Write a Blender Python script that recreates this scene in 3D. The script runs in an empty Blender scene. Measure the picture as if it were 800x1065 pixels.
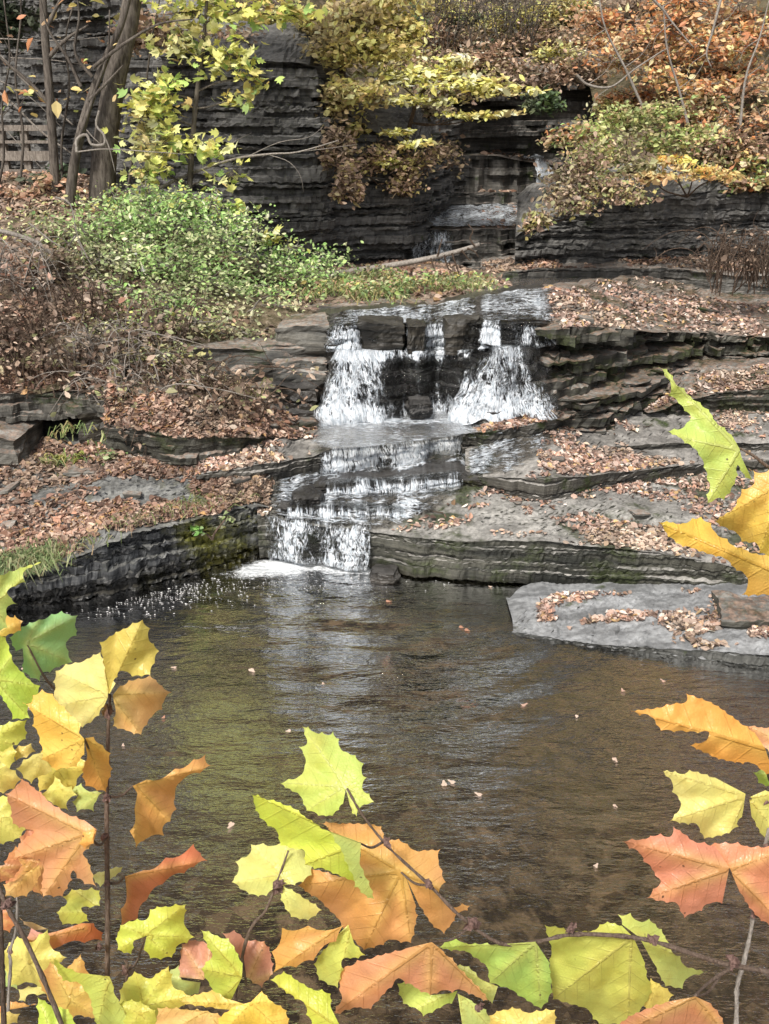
import bpy, math, random
import numpy as np
from mathutils import Vector
from mathutils.geometry import delaunay_2d_cdt
rng = np.random.default_rng(11)
random.seed(5)
scene = bpy.context.scene
COL = scene.collection

# ------------------------------------------------------------------ camera
CAMH, FPX = 4.5, 1000.0
TH = math.radians(22.9)
RIGHT = np.array([1.0, 0, 0]); FWD = np.array([0, math.cos(TH), -math.sin(TH)]); UPV = np.array([0, math.sin(TH), math.cos(TH)])
CAMP = np.array([0, 0, CAMH])
cam_d = bpy.data.cameras.new('camera'); cam = bpy.data.objects.new('camera', cam_d); COL.objects.link(cam)
cam.location = CAMP; cam.rotation_euler = (math.pi/2 - TH, 0, 0)
cam_d.sensor_fit = 'HORIZONTAL'; cam_d.sensor_width = 36; cam_d.lens = 36*FPX/800
cam_d.clip_start = 0.05; cam_d.clip_end = 500
scene.camera = cam

def ray(u, v):
    return RIGHT*((u-400)/FPX) + FWD + UPV*((532.5-v)/FPX)
def G(u, v, z):
    r = ray(u, v); return CAMP + r*((z-CAMH)/r[2])
def D(u, v, Y):
    r = ray(u, v); return CAMP + r*(Y/r[1])
def K(u, v, d):
    return CAMP + ray(u, v)*d

# ------------------------------------------------------------------ noise
def _h(i, j, k, s):
    n = (i*374761393 + j*668265263 + k*2147483647 + s*1274126177) & 0xffffffff
    n = ((n ^ (n >> 13))*1274126177) & 0xffffffff
    n = ((n ^ (n >> 16))*2246822519) & 0xffffffff
    return ((n ^ (n >> 15)) & 0xffffff)/float(0xffffff)*2-1
def vn(x, y, z, s=0):
    x, y, z = np.broadcast_arrays(np.asarray(x, float), np.asarray(y, float), np.asarray(z, float))
    fx, fy, fz = np.floor(x), np.floor(y), np.floor(z)
    i, j, k = fx.astype(np.int64), fy.astype(np.int64), fz.astype(np.int64)
    a, b, c = x-fx, y-fy, z-fz
    a, b, c = a*a*(3-2*a), b*b*(3-2*b), c*c*(3-2*c)
    def L(p, q, t): return p+(q-p)*t
    return L(L(L(_h(i,j,k,s), _h(i+1,j,k,s), a), L(_h(i,j+1,k,s), _h(i+1,j+1,k,s), a), b),
             L(L(_h(i,j,k+1,s), _h(i+1,j,k+1,s), a), L(_h(i,j+1,k+1,s), _h(i+1,j+1,k+1,s), a), b), c)
def fbm(x, y, z, s=0, o=4):
    t = 0; a = .5; f = 1.0
    for q in range(o):
        t = t + a*vn(np.asarray(x)*f, np.asarray(y)*f, np.asarray(z)*f, s+q*17); a *= .5; f *= 2.03
    return t
def lin(c):
    c = np.asarray(c, float)/255.
    return np.where(c < .04045, c/12.92, ((c+.055)/1.055)**2.4)

# ------------------------------------------------------------------ objects
def tag(o, label=None, cat=None, group=None, kind=None):
    if label: o['label'] = label
    if cat: o['category'] = cat
    if group: o['group'] = group
    if kind: o['kind'] = kind
    return o
def empty(name, loc, label, cat, group=None):
    o = bpy.data.objects.new(name, None); COL.objects.link(o); o.location = [float(c) for c in loc]
    o.empty_display_size = .1
    return tag(o, label, cat, group)
def mesh(name, V, faces, mat, parent=None, smooth=False, col=None, attrs=None):
    """V (N,3) world; faces: list of int arrays (n,3) or (n,4)"""
    V = np.asarray(V, float)
    q_ = parent
    while q_ is not None: V = V - np.array(q_.location); q_ = q_.parent
    me = bpy.data.meshes.new(name)
    if not isinstance(faces, (list, tuple)): faces = [faces]
    faces = [np.asarray(f, np.int64) for f in faces if len(f)]
    nl = sum(f.size for f in faces); nf = sum(len(f) for f in faces)
    me.vertices.add(len(V)); me.vertices.foreach_set('co', V.ravel())
    me.loops.add(nl); me.polygons.add(nf)
    me.loops.foreach_set('vertex_index', np.concatenate([f.ravel() for f in faces]).astype(np.int32))
    tot = np.concatenate([np.full(len(f), f.shape[1]) for f in faces])
    st = np.concatenate([[0], np.cumsum(tot)[:-1]])
    me.polygons.foreach_set('loop_start', st.astype(np.int32)); me.polygons.foreach_set('loop_total', tot.astype(np.int32))
    me.polygons.foreach_set('use_smooth', np.full(nf, smooth))
    me.update(calc_edges=True); me.validate()
    if col is not None:
        c = np.asarray(col, float)
        if c.shape[1] == 3: c = np.hstack([c, np.ones((len(c), 1))])
        a = me.color_attributes.new('Col', 'FLOAT_COLOR', 'POINT'); a.data.foreach_set('color', c.ravel())
    for k, v in (attrs or {}).items():
        a = me.attributes.new(k, 'FLOAT_VECTOR', 'POINT'); a.data.foreach_set('vector', np.asarray(v, float).ravel())
    if mat: me.materials.append(mat)
    o = bpy.data.objects.new(name, me); COL.objects.link(o)
    if parent is not None: o.parent = parent
    return o
def gridf(n, m):
    i = np.arange(n-1)[:, None]*m + np.arange(m-1)[None, :]
    return np.stack([i, i+1, i+m+1, i+m], -1).reshape(-1, 4)
class MB:
    def __init__(s): s.V = []; s.F = []; s.C = []; s.n = 0
    def add(s, V, F, C=None):
        V = np.asarray(V, float); s.V.append(V); s.F += [np.asarray(f)+s.n for f in (F if isinstance(F, list) else [F])]; s.n += len(V)
        if C is not None: s.C.append(np.broadcast_to(C, (len(V), 3)))
    def build(s, name, mat, parent=None, smooth=False):
        if not s.V: return None
        tri = [f for f in s.F if f.shape[1] == 3]; q = [f for f in s.F if f.shape[1] == 4]
        fs = ([np.concatenate(tri)] if tri else []) + ([np.concatenate(q)] if q else [])
        return mesh(name, np.concatenate(s.V), fs, mat, parent, smooth, np.concatenate(s.C) if s.C else None)
def tube(P, R, n=6):
    P = np.asarray(P, float); R = np.broadcast_to(np.asarray(R, float), (len(P),))
    T = np.gradient(P, axis=0); T /= np.linalg.norm(T, axis=1)[:, None]+1e-9
    ref = np.array([0.31, .9, .17]) if abs(T[:, 2]).mean() > .7 else np.array([.1, .2, 1.])
    A = np.cross(T, ref); A /= np.linalg.norm(A, axis=1)[:, None]+1e-9; B = np.cross(T, A)
    an = np.linspace(0, 2*np.pi, n, endpoint=False)
    V = P[:, None]+R[:, None, None]*(np.cos(an)[None, :, None]*A[:, None]+np.sin(an)[None, :, None]*B[:, None])
    i = np.arange(len(P)-1)[:, None]*n; j = np.arange(n)[None]; j2 = (j+1) % n
    F = np.stack([i+j, i+j2, i+n+j2, i+n+j], -1).reshape(-1, 4)
    V = V.reshape(-1, 3)
    V = np.vstack([V, P[-1:]]); e = (len(P)-1)*n
    cap = np.stack([e+np.arange(n), e+(np.arange(n)+1) % n, np.full(n, len(V)-1)], -1)
    return V, [F, cap]
def curve(pts, n=12):
    P = np.asarray(pts, float)
    if len(P) < 3: t = np.linspace(0, 1, n)[:, None]; return P[0]*(1-t)+P[-1]*t
    P2 = np.vstack([2*P[0]-P[1], P, 2*P[-1]-P[-2]]); out = []
    per = max(2, n//(len(P)-1))
    for k in range(len(P)-1):
        a, b, c, d = P2[k:k+4]
        for t in np.linspace(0, 1, per, endpoint=False):
            out.append(.5*((2*b)+(c-a)*t+(2*a-5*b+4*c-d)*t*t+(3*b-a-3*c+d)*t**3))
    out.append(P[-1]); return np.array(out)

# ------------------------------------------------------------------ materials
class NT:
    def __init__(s, name):
        s.m = bpy.data.materials.new(name); s.m.use_nodes = True; s.t = s.m.node_tree; s.t.nodes.clear()
        s.out = s.n('ShaderNodeOutputMaterial')
    def n(s, typ, ins=None, **kw):
        nd = s.t.nodes.new(typ)
        for k, v in kw.items(): setattr(nd, k, v)
        for k, v in (ins or {}).items(): s.set(nd.inputs[k], v)
        return nd
    def set(s, sock, v):
        if isinstance(v, bpy.types.NodeSocket): s.t.links.new(v, sock)
        elif isinstance(v, bpy.types.Node): s.t.links.new(v.outputs[0], sock)
        else:
            if hasattr(v, '__len__') and len(v) == 3 and sock.type == 'RGBA': v = (*v, 1)
            sock.default_value = v
    def math(s, op, a, b=0.0, clamp=False):
        nd = s.n('ShaderNodeMath', operation=op, use_clamp=clamp); s.set(nd.inputs[0], a); s.set(nd.inputs[1], b); return nd.outputs[0]
    def mix(s, f, a, b, blend='MIX'):
        nd = s.n('ShaderNodeMix', data_type='RGBA', blend_type=blend); s.set(nd.inputs[0], f); s.set(nd.inputs[6], a); s.set(nd.inputs[7], b); return nd.outputs[2]
    def ramp(s, f, lo, hi, a=0.0, b=1.0):
        nd = s.n('ShaderNodeMapRange', interpolation_type='SMOOTHSTEP'); s.set(nd.inputs[0], f)
        for i, v in enumerate((lo, hi, a, b)): s.set(nd.inputs[i+1], v)
        return nd.outputs[0]
    def noise(s, vec, scale, detail=4, rough=.55, mul=None):
        if mul is not None:
            vec = s.n('ShaderNodeVectorMath', {0: vec, 1: mul}, operation='MULTIPLY').outputs[0]
        return s.n('ShaderNodeTexNoise', {'Vector': vec, 'Scale': scale, 'Detail': detail, 'Roughness': rough}).outputs[0]
    def pos(s): return s.n('ShaderNodeNewGeometry').outputs['Position']
    def done(s, sh): s.t.links.new(sh.outputs[0] if isinstance(sh, bpy.types.Node) else sh, s.out.inputs[0]); return s.m

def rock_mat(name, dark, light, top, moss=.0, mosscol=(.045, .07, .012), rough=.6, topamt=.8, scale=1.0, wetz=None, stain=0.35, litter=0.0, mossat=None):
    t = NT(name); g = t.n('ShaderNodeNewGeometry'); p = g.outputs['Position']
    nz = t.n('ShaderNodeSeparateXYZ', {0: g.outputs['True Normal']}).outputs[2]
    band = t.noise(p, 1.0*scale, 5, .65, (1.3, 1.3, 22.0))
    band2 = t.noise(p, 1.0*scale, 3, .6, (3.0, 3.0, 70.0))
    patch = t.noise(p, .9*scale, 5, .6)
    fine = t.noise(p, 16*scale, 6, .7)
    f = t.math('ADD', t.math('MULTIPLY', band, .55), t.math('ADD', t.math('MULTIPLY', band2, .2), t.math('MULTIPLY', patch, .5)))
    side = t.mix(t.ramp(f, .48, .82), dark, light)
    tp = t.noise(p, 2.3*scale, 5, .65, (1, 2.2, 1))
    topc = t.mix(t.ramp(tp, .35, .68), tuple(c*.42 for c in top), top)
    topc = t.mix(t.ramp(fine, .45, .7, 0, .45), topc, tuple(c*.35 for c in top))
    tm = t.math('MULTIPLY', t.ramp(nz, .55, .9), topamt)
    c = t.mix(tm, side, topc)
    c = t.mix(t.ramp(fine, .3, .75, 0, .55), c, t.mix(1.0, c, (.35, .35, .36), 'MULTIPLY'))
    st = t.noise(p, 1.6*scale, 4, .7, (1.6, 1.6, .35))
    c = t.mix(t.ramp(st, .55, .75, 0, stain), c, (.012, .011, .010))
    if moss > 0:
        mn = t.noise(p, 1.5, 6, .68, (1, 1, 1.6))
        mm = t.ramp(mn, .66-moss*.35, .74-moss*.25)
        if mossat is not None:
            dv = t.n('ShaderNodeVectorMath', {0: p, 1: tuple(mossat[:3])}, operation='DISTANCE').outputs['Value']
            mm = t.math('MAXIMUM', t.math('MULTIPLY', mm, .3), t.ramp(t.math('ADD', dv, t.math('MULTIPLY', t.math('SUBTRACT', mn, .5), 1.6)), mossat[3]*.5, mossat[3], 1, 0))
        mc = t.mix(t.ramp(t.noise(p, 26, 3), .35, .7), tuple(c*.4 for c in mosscol), mosscol)
        c = t.mix(t.math('MULTIPLY', mm, .85), c, mc)
    if litter > 0:
        ln = t.noise(p, 14, 4, .7)
        lc = t.mix(t.ramp(t.noise(p, 23, 2), .3, .7), (.10, .06, .04), (.34, .22, .16))
        c = t.mix(t.math('MULTIPLY', t.ramp(ln, .42, .55, 0, litter), t.ramp(nz, .5, .8)), c, lc)
    rg = rough
    if wetz is not None:
        z = t.n('ShaderNodeSeparateXYZ', {0: p}).outputs[2]
        w = t.ramp(t.math('ADD', z, t.math('MULTIPLY', patch, .12)), wetz, wetz+.14, 1, 0)
        c = t.mix(w, c, t.mix(1.0, c, (.35, .33, .3), 'MULTIPLY')); rg = t.ramp(w, 0, 1, rough, .2)
    h = t.math('ADD', t.math('MULTIPLY', fine, .5), t.math('ADD', t.math('MULTIPLY', band2, .6), band))
    b = t.n('ShaderNodeBump', {'Strength': .55, 'Distance': .025, 'Height': h})
    return t.done(t.n('ShaderNodeBsdfPrincipled', {'Base Color': c, 'Roughness': rg, 'Normal': b.outputs[0], 'Specular IOR Level': .35}))

def veg_mat(name, trans=.35, rough=.55, var=.35):
    t = NT(name); c = t.n('ShaderNodeAttribute', attribute_name='Col').outputs['Color']
    nz = t.noise(t.pos(), 9, 3)
    c = t.mix(t.ramp(nz, .3, .75, 0, var), c, t.mix(1.0, c, (.6, .57, .55), 'MULTIPLY'))
    c = t.mix(.06, c, (.62, .60, .57))
    a = t.n('ShaderNodeBsdfPrincipled', {'Base Color': c, 'Roughness': rough, 'Specular IOR Level': .3})
    b = t.n('ShaderNodeBsdfTranslucent', {'Color': c})
    return t.done(t.n('ShaderNodeMixShader', {0: trans, 1: a.outputs[0], 2: b.outputs[0]}))
def bark_mat(name, c1, c2, scale=1.0):
    t = NT(name); p = t.pos()
    n1 = t.noise(p, 9*scale, 6, .7, (3.2, 3.2, .6)); n2 = t.noise(p, 2*scale, 4, .6)
    c = t.mix(t.ramp(t.math('ADD', t.math('MULTIPLY', n1, .7), t.math('MULTIPLY', n2, .3)), .35, .68), c1, c2)
    b = t.n('ShaderNodeBump', {'Strength': .8, 'Distance': .03, 'Height': n1})
    return t.done(t.n('ShaderNodeBsdfPrincipled', {'Base Color': c, 'Roughness': .85, 'Normal': b.outputs[0], 'Specular IOR Level': .2}))
def soil_mat(name, cols, sc=9):
    t = NT(name); p = t.pos()
    n = t.noise(p, sc, 6, .7); v = t.n('ShaderNodeTexVoronoi', {'Vector': p, 'Scale': sc*1.6, 'Randomness': 1.0})
    vc = t.n('ShaderNodeSeparateColor', {0: v.outputs['Color']}).outputs[0]
    c = t.mix(t.ramp(vc, .2, .8), cols[0], cols[1])
    c = t.mix(t.ramp(n, .42, .6), c, cols[2])
    c = t.mix(t.ramp(t.noise(p, .7, 3), .45, .65, 0, .6), c, cols[3])
    b = t.n('ShaderNodeBump', {'Strength': .9, 'Distance': .06, 'Height': t.math('ADD', n, t.math('MULTIPLY', vc, .3))})
    return t.done(t.n('ShaderNodeBsdfPrincipled', {'Base Color': c, 'Roughness': .9, 'Normal': b.outputs[0], 'Specular IOR Level': .15}))

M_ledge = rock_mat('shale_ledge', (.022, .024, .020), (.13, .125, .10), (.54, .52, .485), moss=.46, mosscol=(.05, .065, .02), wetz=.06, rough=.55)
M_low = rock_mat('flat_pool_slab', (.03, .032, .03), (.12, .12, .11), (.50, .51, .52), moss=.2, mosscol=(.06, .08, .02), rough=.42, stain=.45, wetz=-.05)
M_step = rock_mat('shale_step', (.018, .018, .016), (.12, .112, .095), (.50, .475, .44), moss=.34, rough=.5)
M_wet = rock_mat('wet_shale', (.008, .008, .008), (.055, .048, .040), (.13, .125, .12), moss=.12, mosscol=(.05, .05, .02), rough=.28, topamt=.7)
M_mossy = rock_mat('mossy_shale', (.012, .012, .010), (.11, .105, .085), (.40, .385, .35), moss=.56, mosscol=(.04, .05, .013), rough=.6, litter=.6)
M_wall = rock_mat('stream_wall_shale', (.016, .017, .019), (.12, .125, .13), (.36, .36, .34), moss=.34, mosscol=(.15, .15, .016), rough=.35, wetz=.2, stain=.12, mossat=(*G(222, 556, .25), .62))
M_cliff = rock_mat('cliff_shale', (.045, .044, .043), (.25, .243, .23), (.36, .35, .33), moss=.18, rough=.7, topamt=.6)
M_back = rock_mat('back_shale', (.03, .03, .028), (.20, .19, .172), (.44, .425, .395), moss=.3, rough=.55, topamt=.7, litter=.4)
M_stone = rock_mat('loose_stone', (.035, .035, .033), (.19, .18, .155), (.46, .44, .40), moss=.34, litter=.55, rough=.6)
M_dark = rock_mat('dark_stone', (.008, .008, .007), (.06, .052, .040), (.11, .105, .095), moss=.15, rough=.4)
M_soil = soil_mat('leafy_soil', ((.24, .17, .13), (.40, .31, .25), (.07, .052, .04), (.11, .10, .05)))
M_hill = soil_mat('hill_soil', ((.14, .105, .08), (.25, .19, .14), (.06, .048, .036), (.10, .095, .05)), 5)
M_bed = soil_mat('pebble_bed', ((.095, .078, .066), (.25, .21, .17), (.035, .029, .025), (.085, .08, .06)), 5)
M_litter = veg_mat('fallen_leaf', .12, .6, .45)
M_leaf = veg_mat('foliage', .35, .5, .35)
M_bark = bark_mat('bark_grey', (.045, .036, .03), (.19, .165, .14))
M_twig = bark_mat('twig_brown', (.05, .035, .025), (.17, .12, .09), 2)
M_pale = bark_mat('twig_pale', (.20, .175, .15), (.42, .38, .34), 2)
M_wood = bark_mat('weathered_wood', (.15, .125, .105), (.34, .30, .26), 1.5)

def water_mat(name, tint, lace=(34., 9.), bump=.03, rough=.03, base=.0):
    """flow attribute: metres across, metres along, foam; edge attribute fades the sheet out raggedly"""
    t = NT(name); fl = t.n('ShaderNodeAttribute', attribute_name='flow').outputs['Vector']
    sp = t.n('ShaderNodeSeparateXYZ', {0: fl}); foam = sp.outputs[2]
    fv = t.n('ShaderNodeCombineXYZ', {0: sp.outputs[0], 1: sp.outputs[1], 2: 0.0}).outputs[0]
    wv = t.n('ShaderNodeTexNoise', {'Vector': t.n('ShaderNodeVectorMath', {0: fv, 1: (9., 5., 1.)}, operation='MULTIPLY').outputs[0], 'Scale': 1.0, 'Detail': 3.0}).outputs['Color']
    wv = t.n('ShaderNodeVectorMath', {0: wv, 1: (.5, .5, .5)}, operation='SUBTRACT').outputs[0]
    fw = t.n('ShaderNodeVectorMath', {0: fv, 1: t.n('ShaderNodeVectorMath', {0: wv, 1: (.11, .10, 0.)}, operation='MULTIPLY').outputs[0]}, operation='ADD').outputs[0]
    def ridge(sc, d):
        n = t.noise(fw, 1.0, d, .6, (*sc, 1)); r = t.math('SUBTRACT', 1.0, t.math('ABSOLUTE', t.math('MULTIPLY', t.math('SUBTRACT', n, .5), 2.0)))
        return t.ramp(r, .62, 1.0)
    r1 = ridge(lace, 4); r2 = ridge((lace[0]*2.3, lace[1]*2.6), 4)
    n1 = t.noise(fw, 1.0, 6, .7, (lace[0]*.55, lace[1]*.9, 1)); n3 = t.noise(fv, 1.0, 3, .55, (3.2, 1.6, 1))
    k = t.math('ADD', t.math('ADD', t.math('MULTIPLY', r1, .20), t.math('MULTIPLY', r2, .16)), t.math('ADD', t.math('MULTIPLY', n1, .62), t.math('MULTIPLY', n3, .45)))
    lo = t.math('SUBTRACT', 1.03+base, t.math('MULTIPLY', foam, .40))
    m = t.n('ShaderNodeMapRange', interpolation_type='SMOOTHSTEP'); t.set(m.inputs[0], k); t.set(m.inputs[1], lo); t.set(m.inputs[2], t.math('ADD', lo, .22))
    b = t.n('ShaderNodeBump', {'Strength': 1.0, 'Distance': bump, 'Height': t.math('ADD', n1, t.math('MULTIPLY', r1, .35))})
    fr = t.n('ShaderNodeFresnel', {'IOR': 1.33, 'Normal': b.outputs[0]})
    clear = t.n('ShaderNodeMixShader', {0: fr.outputs[0], 1: t.n('ShaderNodeBsdfTransparent', {'Color': tint}).outputs[0],
                2: t.n('ShaderNodeBsdfGlossy', {'Roughness': rough+.05, 'Color': (1, 1, 1), 'Normal': b.outputs[0]}).outputs[0]})
    wh = t.n('ShaderNodeBsdfPrincipled', {'Base Color': t.mix(t.ramp(t.noise(fw, 1.0, 4, .6, (lace[0]*1.3, lace[1]*1.5, 1)), .36, .62), (.46, .52, .58), (.86, .90, .95)), 'Roughness': .3, 'Normal': b.outputs[0]})  # grey-blue shadow tones painted by noise into the white water colour
    body = t.n('ShaderNodeMixShader', {0: t.math('MULTIPLY', m.outputs[0], .90), 1: clear.outputs[0], 2: wh.outputs[0]})
    ed = t.n('ShaderNodeSeparateXYZ', {0: t.n('ShaderNodeAttribute', attribute_name='edge').outputs['Vector']}).outputs[0]
    em = t.ramp(t.math('ADD', ed, t.math('MULTIPLY', t.math('SUBTRACT', n1, .5), 1.1)), .22, .5)
    return t.done(t.n('ShaderNodeMixShader', {0: em, 1: t.n('ShaderNodeBsdfTransparent').outputs[0], 2: body.outputs[0]}))
M_fall = water_mat('falling_water', (.86, .87, .86))
M_stream = water_mat('stream_water', (.78, .76, .72), lace=(7.0, 15.), bump=.05, rough=.22, base=.0)
def pool_mat():
    t = NT('pool_water'); p = t.pos()
    fl = t.n('ShaderNodeAttribute', attribute_name='flow').outputs['Vector']; sp = t.n('ShaderNodeSeparateXYZ', {0: fl})
    foam, chop, rad = sp.outputs[2], sp.outputs[1], sp.outputs[0]
    a = t.noise(p, 4.2, 4, .62, (.7, 1.9, 1)); c = t.noise(p, 19, 3, .6, (.55, 1.7, 1)); w = t.noise(p, 1.5, 2, .5, (.8, 1.7, 1))
    calm = t.ramp(t.noise(p, .55, 2), .38, .62, .45, 1.0)
    ringd = t.math('ADD', t.math('MULTIPLY', rad, 15.0), t.math('MULTIPLY', w, 5.0))
    ring = t.math('MULTIPLY', t.math('SINE', ringd), t.math('MULTIPLY', chop, .22))
    h = t.math('ADD', t.math('ADD', t.math('MULTIPLY', w, t.math('ADD', .35, t.math('MULTIPLY', chop, 1.0))), ring), t.math('MULTIPLY', calm, t.math('ADD', t.math('MULTIPLY', a, t.math('ADD', .40, t.math('MULTIPLY', chop, .7))), t.math('MULTIPLY', c, .10))))
    b = t.n('ShaderNodeBump', {'Strength': 1.0, 'Distance': .07, 'Height': h})
    fr = t.n('ShaderNodeFresnel', {'IOR': 1.33, 'Normal': b.outputs[0]})
    clear = t.n('ShaderNodeMixShader', {0: fr.outputs[0], 1: t.n('ShaderNodeBsdfTransparent', {'Color': (.74, .67, .56)}).outputs[0],
                2: t.n('ShaderNodeBsdfGlossy', {'Roughness': .02, 'Color': (1, 1, 1), 'Normal': b.outputs[0]}).outputs[0]})
    n1 = t.noise(p, 5, 7, .74, (.8, 1.5, 1)); n2 = t.noise(p, 34, 5, .7, (.7, 1.4, 1))
    k = t.math('ADD', t.math('MULTIPLY', n1, .6), t.math('MULTIPLY', n2, .4))
    lo = t.math('SUBTRACT', .84, t.math('MULTIPLY', foam, .46))
    m = t.n('ShaderNodeMapRange', interpolation_type='SMOOTHSTEP'); t.set(m.inputs[0], k); t.set(m.inputs[1], lo); t.set(m.inputs[2], t.math('ADD', lo, .20))
    wh = t.n('ShaderNodeBsdfPrincipled', {'Base Color': t.mix(t.ramp(n2, .35, .65), (.50, .53, .55), (.86, .88, .9)), 'Roughness': .5, 'Normal': b.outputs[0]})
    return t.done(t.n('ShaderNodeMixShader', {0: t.math('MULTIPLY', t.math('MULTIPLY', m.outputs[0], .92), t.ramp(foam, .02, .2)), 1: clear.outputs[0], 2: wh.outputs[0]}))
M_pool = pool_mat()
# ------------------------------------------------------------------ ledges of bedded shale
class Ledge: pass
def interp(cols, us, k):
    c = np.asarray([[q[0], q[k]] for q in cols], float); return np.interp(us, c[:, 0], c[:, 1])
def strata_sheet(name, P, zb, zt, back, mat, lt=.07, amp=.05, inset=None, batter=0.0, seed=1, rows=.06, chip=.02, below=.25, blk=.5, jit=.006, dip=0.0):
    """P (N,2) plan points of the foot, zb/zt (N) heights, back (N,3) rear line of the top"""
    N = len(P); seg = np.linalg.norm(np.diff(P, axis=0), axis=1); s = np.concatenate([[0], np.cumsum(seg)])
    T = np.gradient(P, axis=0); T /= np.linalg.norm(T, axis=1)[:, None]
    k = 7; Tm = np.stack([np.convolve(np.pad(T[:, q], k, 'edge'), np.ones(2*k+1)/(2*k+1), 'valid') for q in range(2)], 1)
    Tm /= np.linalg.norm(Tm, axis=1)[:, None]
    Nn = np.stack([Tm[:, 1], -Tm[:, 0]], 1); Nn *= np.where(Nn[:, 1:2] > 0, -1, 1)   # outward: towards -Y
    r = np.random.default_rng(seed)
    zlo = float(np.min(zb))-below; zhi = float(np.max(zt))
    b = [zlo]
    while b[-1] < zhi: b.append(b[-1]+lt*(r.uniform(.35, .9) if r.random() < .6 else r.uniform(1.1, 2.3)))
    b = np.array(b); L = len(b)-1
    rowsV = []
    zlow = zb-below
    for q in range(L):
        za = b[q]+.02*s*dip; zc = b[q+1]+.02*s*dip; zm = np.clip((za+zc)/2, zlow, zt)
        bl = blk*r.uniform(.4, 1.8)
        sb = s/bl + r.uniform(0, 99); ci = np.floor(sb + .25*vn(s*2, q*3.1, 0, seed))
        blockv = _h(ci.astype(np.int64), np.int64(q), np.int64(seed), 3)
        o = amp*(.55*blockv + .8*fbm(s*1.4, q*.9, 2.2, seed+5) + .35*fbm(s*7, q*5.3, 1.1, seed+9, 2) + .45*r.uniform(-1, 1))
        hfrac = np.clip((zm-zb)/np.maximum(zt-zb, .02), 0, 1)
        ins = np.interp(hfrac, [a for a, _ in inset], [c for _, c in inset]) if inset else 0
        off = o - ins - batter*hfrac
        jz = jit*.7*r.standard_normal(N) + .014*vn(s*1.7, q, 0, seed+31)
        for zz, last in ((za, 0), (zc, q == L-1)):
            z = np.clip(zz+jz, zlow, zt)
            if last: z = zt+0*z
            xy = P + Nn*(off + jit*r.standard_normal(N))[:, None]
            rowsV.append(np.column_stack([xy, z]))
    lip = rowsV[-1]
    dist = np.linalg.norm(back[:, :2]-lip[:, :2], axis=1).max(); nr = int(np.clip(dist/rows, 4, 90))
    tops = []
    for q in range(1, nr+1):
        f = q/nr
        p = lip*(1-f)+back*f
        fade = min(1, f*4)
        raw = fbm(p[:, 0]*.9, p[:, 1]*2.4, 0, seed+50, 4)
        qd = np.floor(raw*6)/6 + .10*raw
        p = p.copy(); p[:, 2] += fade*chip*2.2*qd + .004*r.standard_normal(N)
        p[:, 1] += .008*r.standard_normal(N)
        tops.append(p)
    e = tops[-1].copy(); e[:, 1] += .5; e[:, 2] -= .03; tops.append(e)
    V = np.stack(rowsV+tops, 1)      # N x M x 3
    M = V.shape[1]
    o = mesh(name, V.reshape(-1, 3), gridf(N, M), mat)
    lg = Ledge(); lg.o = o; lg.top = np.stack([lip]+tops[:-1], 1); lg.s = s; lg.N = Nn; lg.lip = lip; lg.P = P; lg.zb = zb; lg.zt = zt; lg.face = np.stack(rowsV, 1)
    return lg
def ledge(name, cols, zbase, rise, mat, du=3.0, vkdist=None, kind='structure', **kw):
    """cols (u, v_base, v_top, v_back)"""
    us = np.arange(cols[0][0], cols[-1][0]+.01, du)
    vb, vt = interp(cols, us, 1), interp(cols, us, 2)
    vk = interp(cols, us, 3) if vkdist is None else None
    sd = kw.get('seed', 1)
    vb = vb + 1.2*vn(us/9., 0, 0, sd); vt = vt + .8*vn(us/14., 0, 0, sd+1)
    zb = np.array([zbase(u, v) if callable(zbase) else zbase for u, v in zip(us, vb)])
    bat = kw.get('batter', 0.0)
    P = np.array([G(u, v, z)[:2] for u, v, z in zip(us, vb, zb)])
    zt = np.array([D(u, v, y+bat)[2] for u, v, y in zip(us, vt, P[:, 1])])
    rs = np.interp(us, [a for a, _ in rise], [c for _, c in rise]) if not np.isscalar(rise) else np.full(len(us), rise)
    if vkdist is None:
        back = np.array([G(u, v, z) for u, v, z in zip(us, vk, zt+rs)])
        back[:, 1] = np.maximum(back[:, 1], P[:, 1]+bat+.15)
    else:
        back = np.column_stack([P[:, 0]*(1+vkdist/P[:, 1]), P[:, 1]+bat+vkdist, zt+rs])
    lg = strata_sheet(name, P, zb, zt, back, mat, **kw)
    tag(lg.o, kind=kind)
    lg.us, lg.vt, lg.rs, lg.back = us, vt, rs, back
    lg.vk = vk
    def zf(u, v):
        zt_, rs_ = np.interp(u, us, zt), np.interp(u, us, rs)
        if vk is None: return zt_+rs_
        a, b_ = np.interp(u, us, vt), np.interp(u, us, vk)
        return zt_ + rs_*np.clip((a-v)/max(a-b_, 1), 0, 1)
    lg.z = zf
    print(name, 'zb %.2f..%.2f zt %.2f..%.2f Y %.2f..%.2f' % (zb.min(), zb.max(), zt.min(), zt.max(), P[:, 1].min(), back[:, 1].max()))
    return lg

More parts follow.
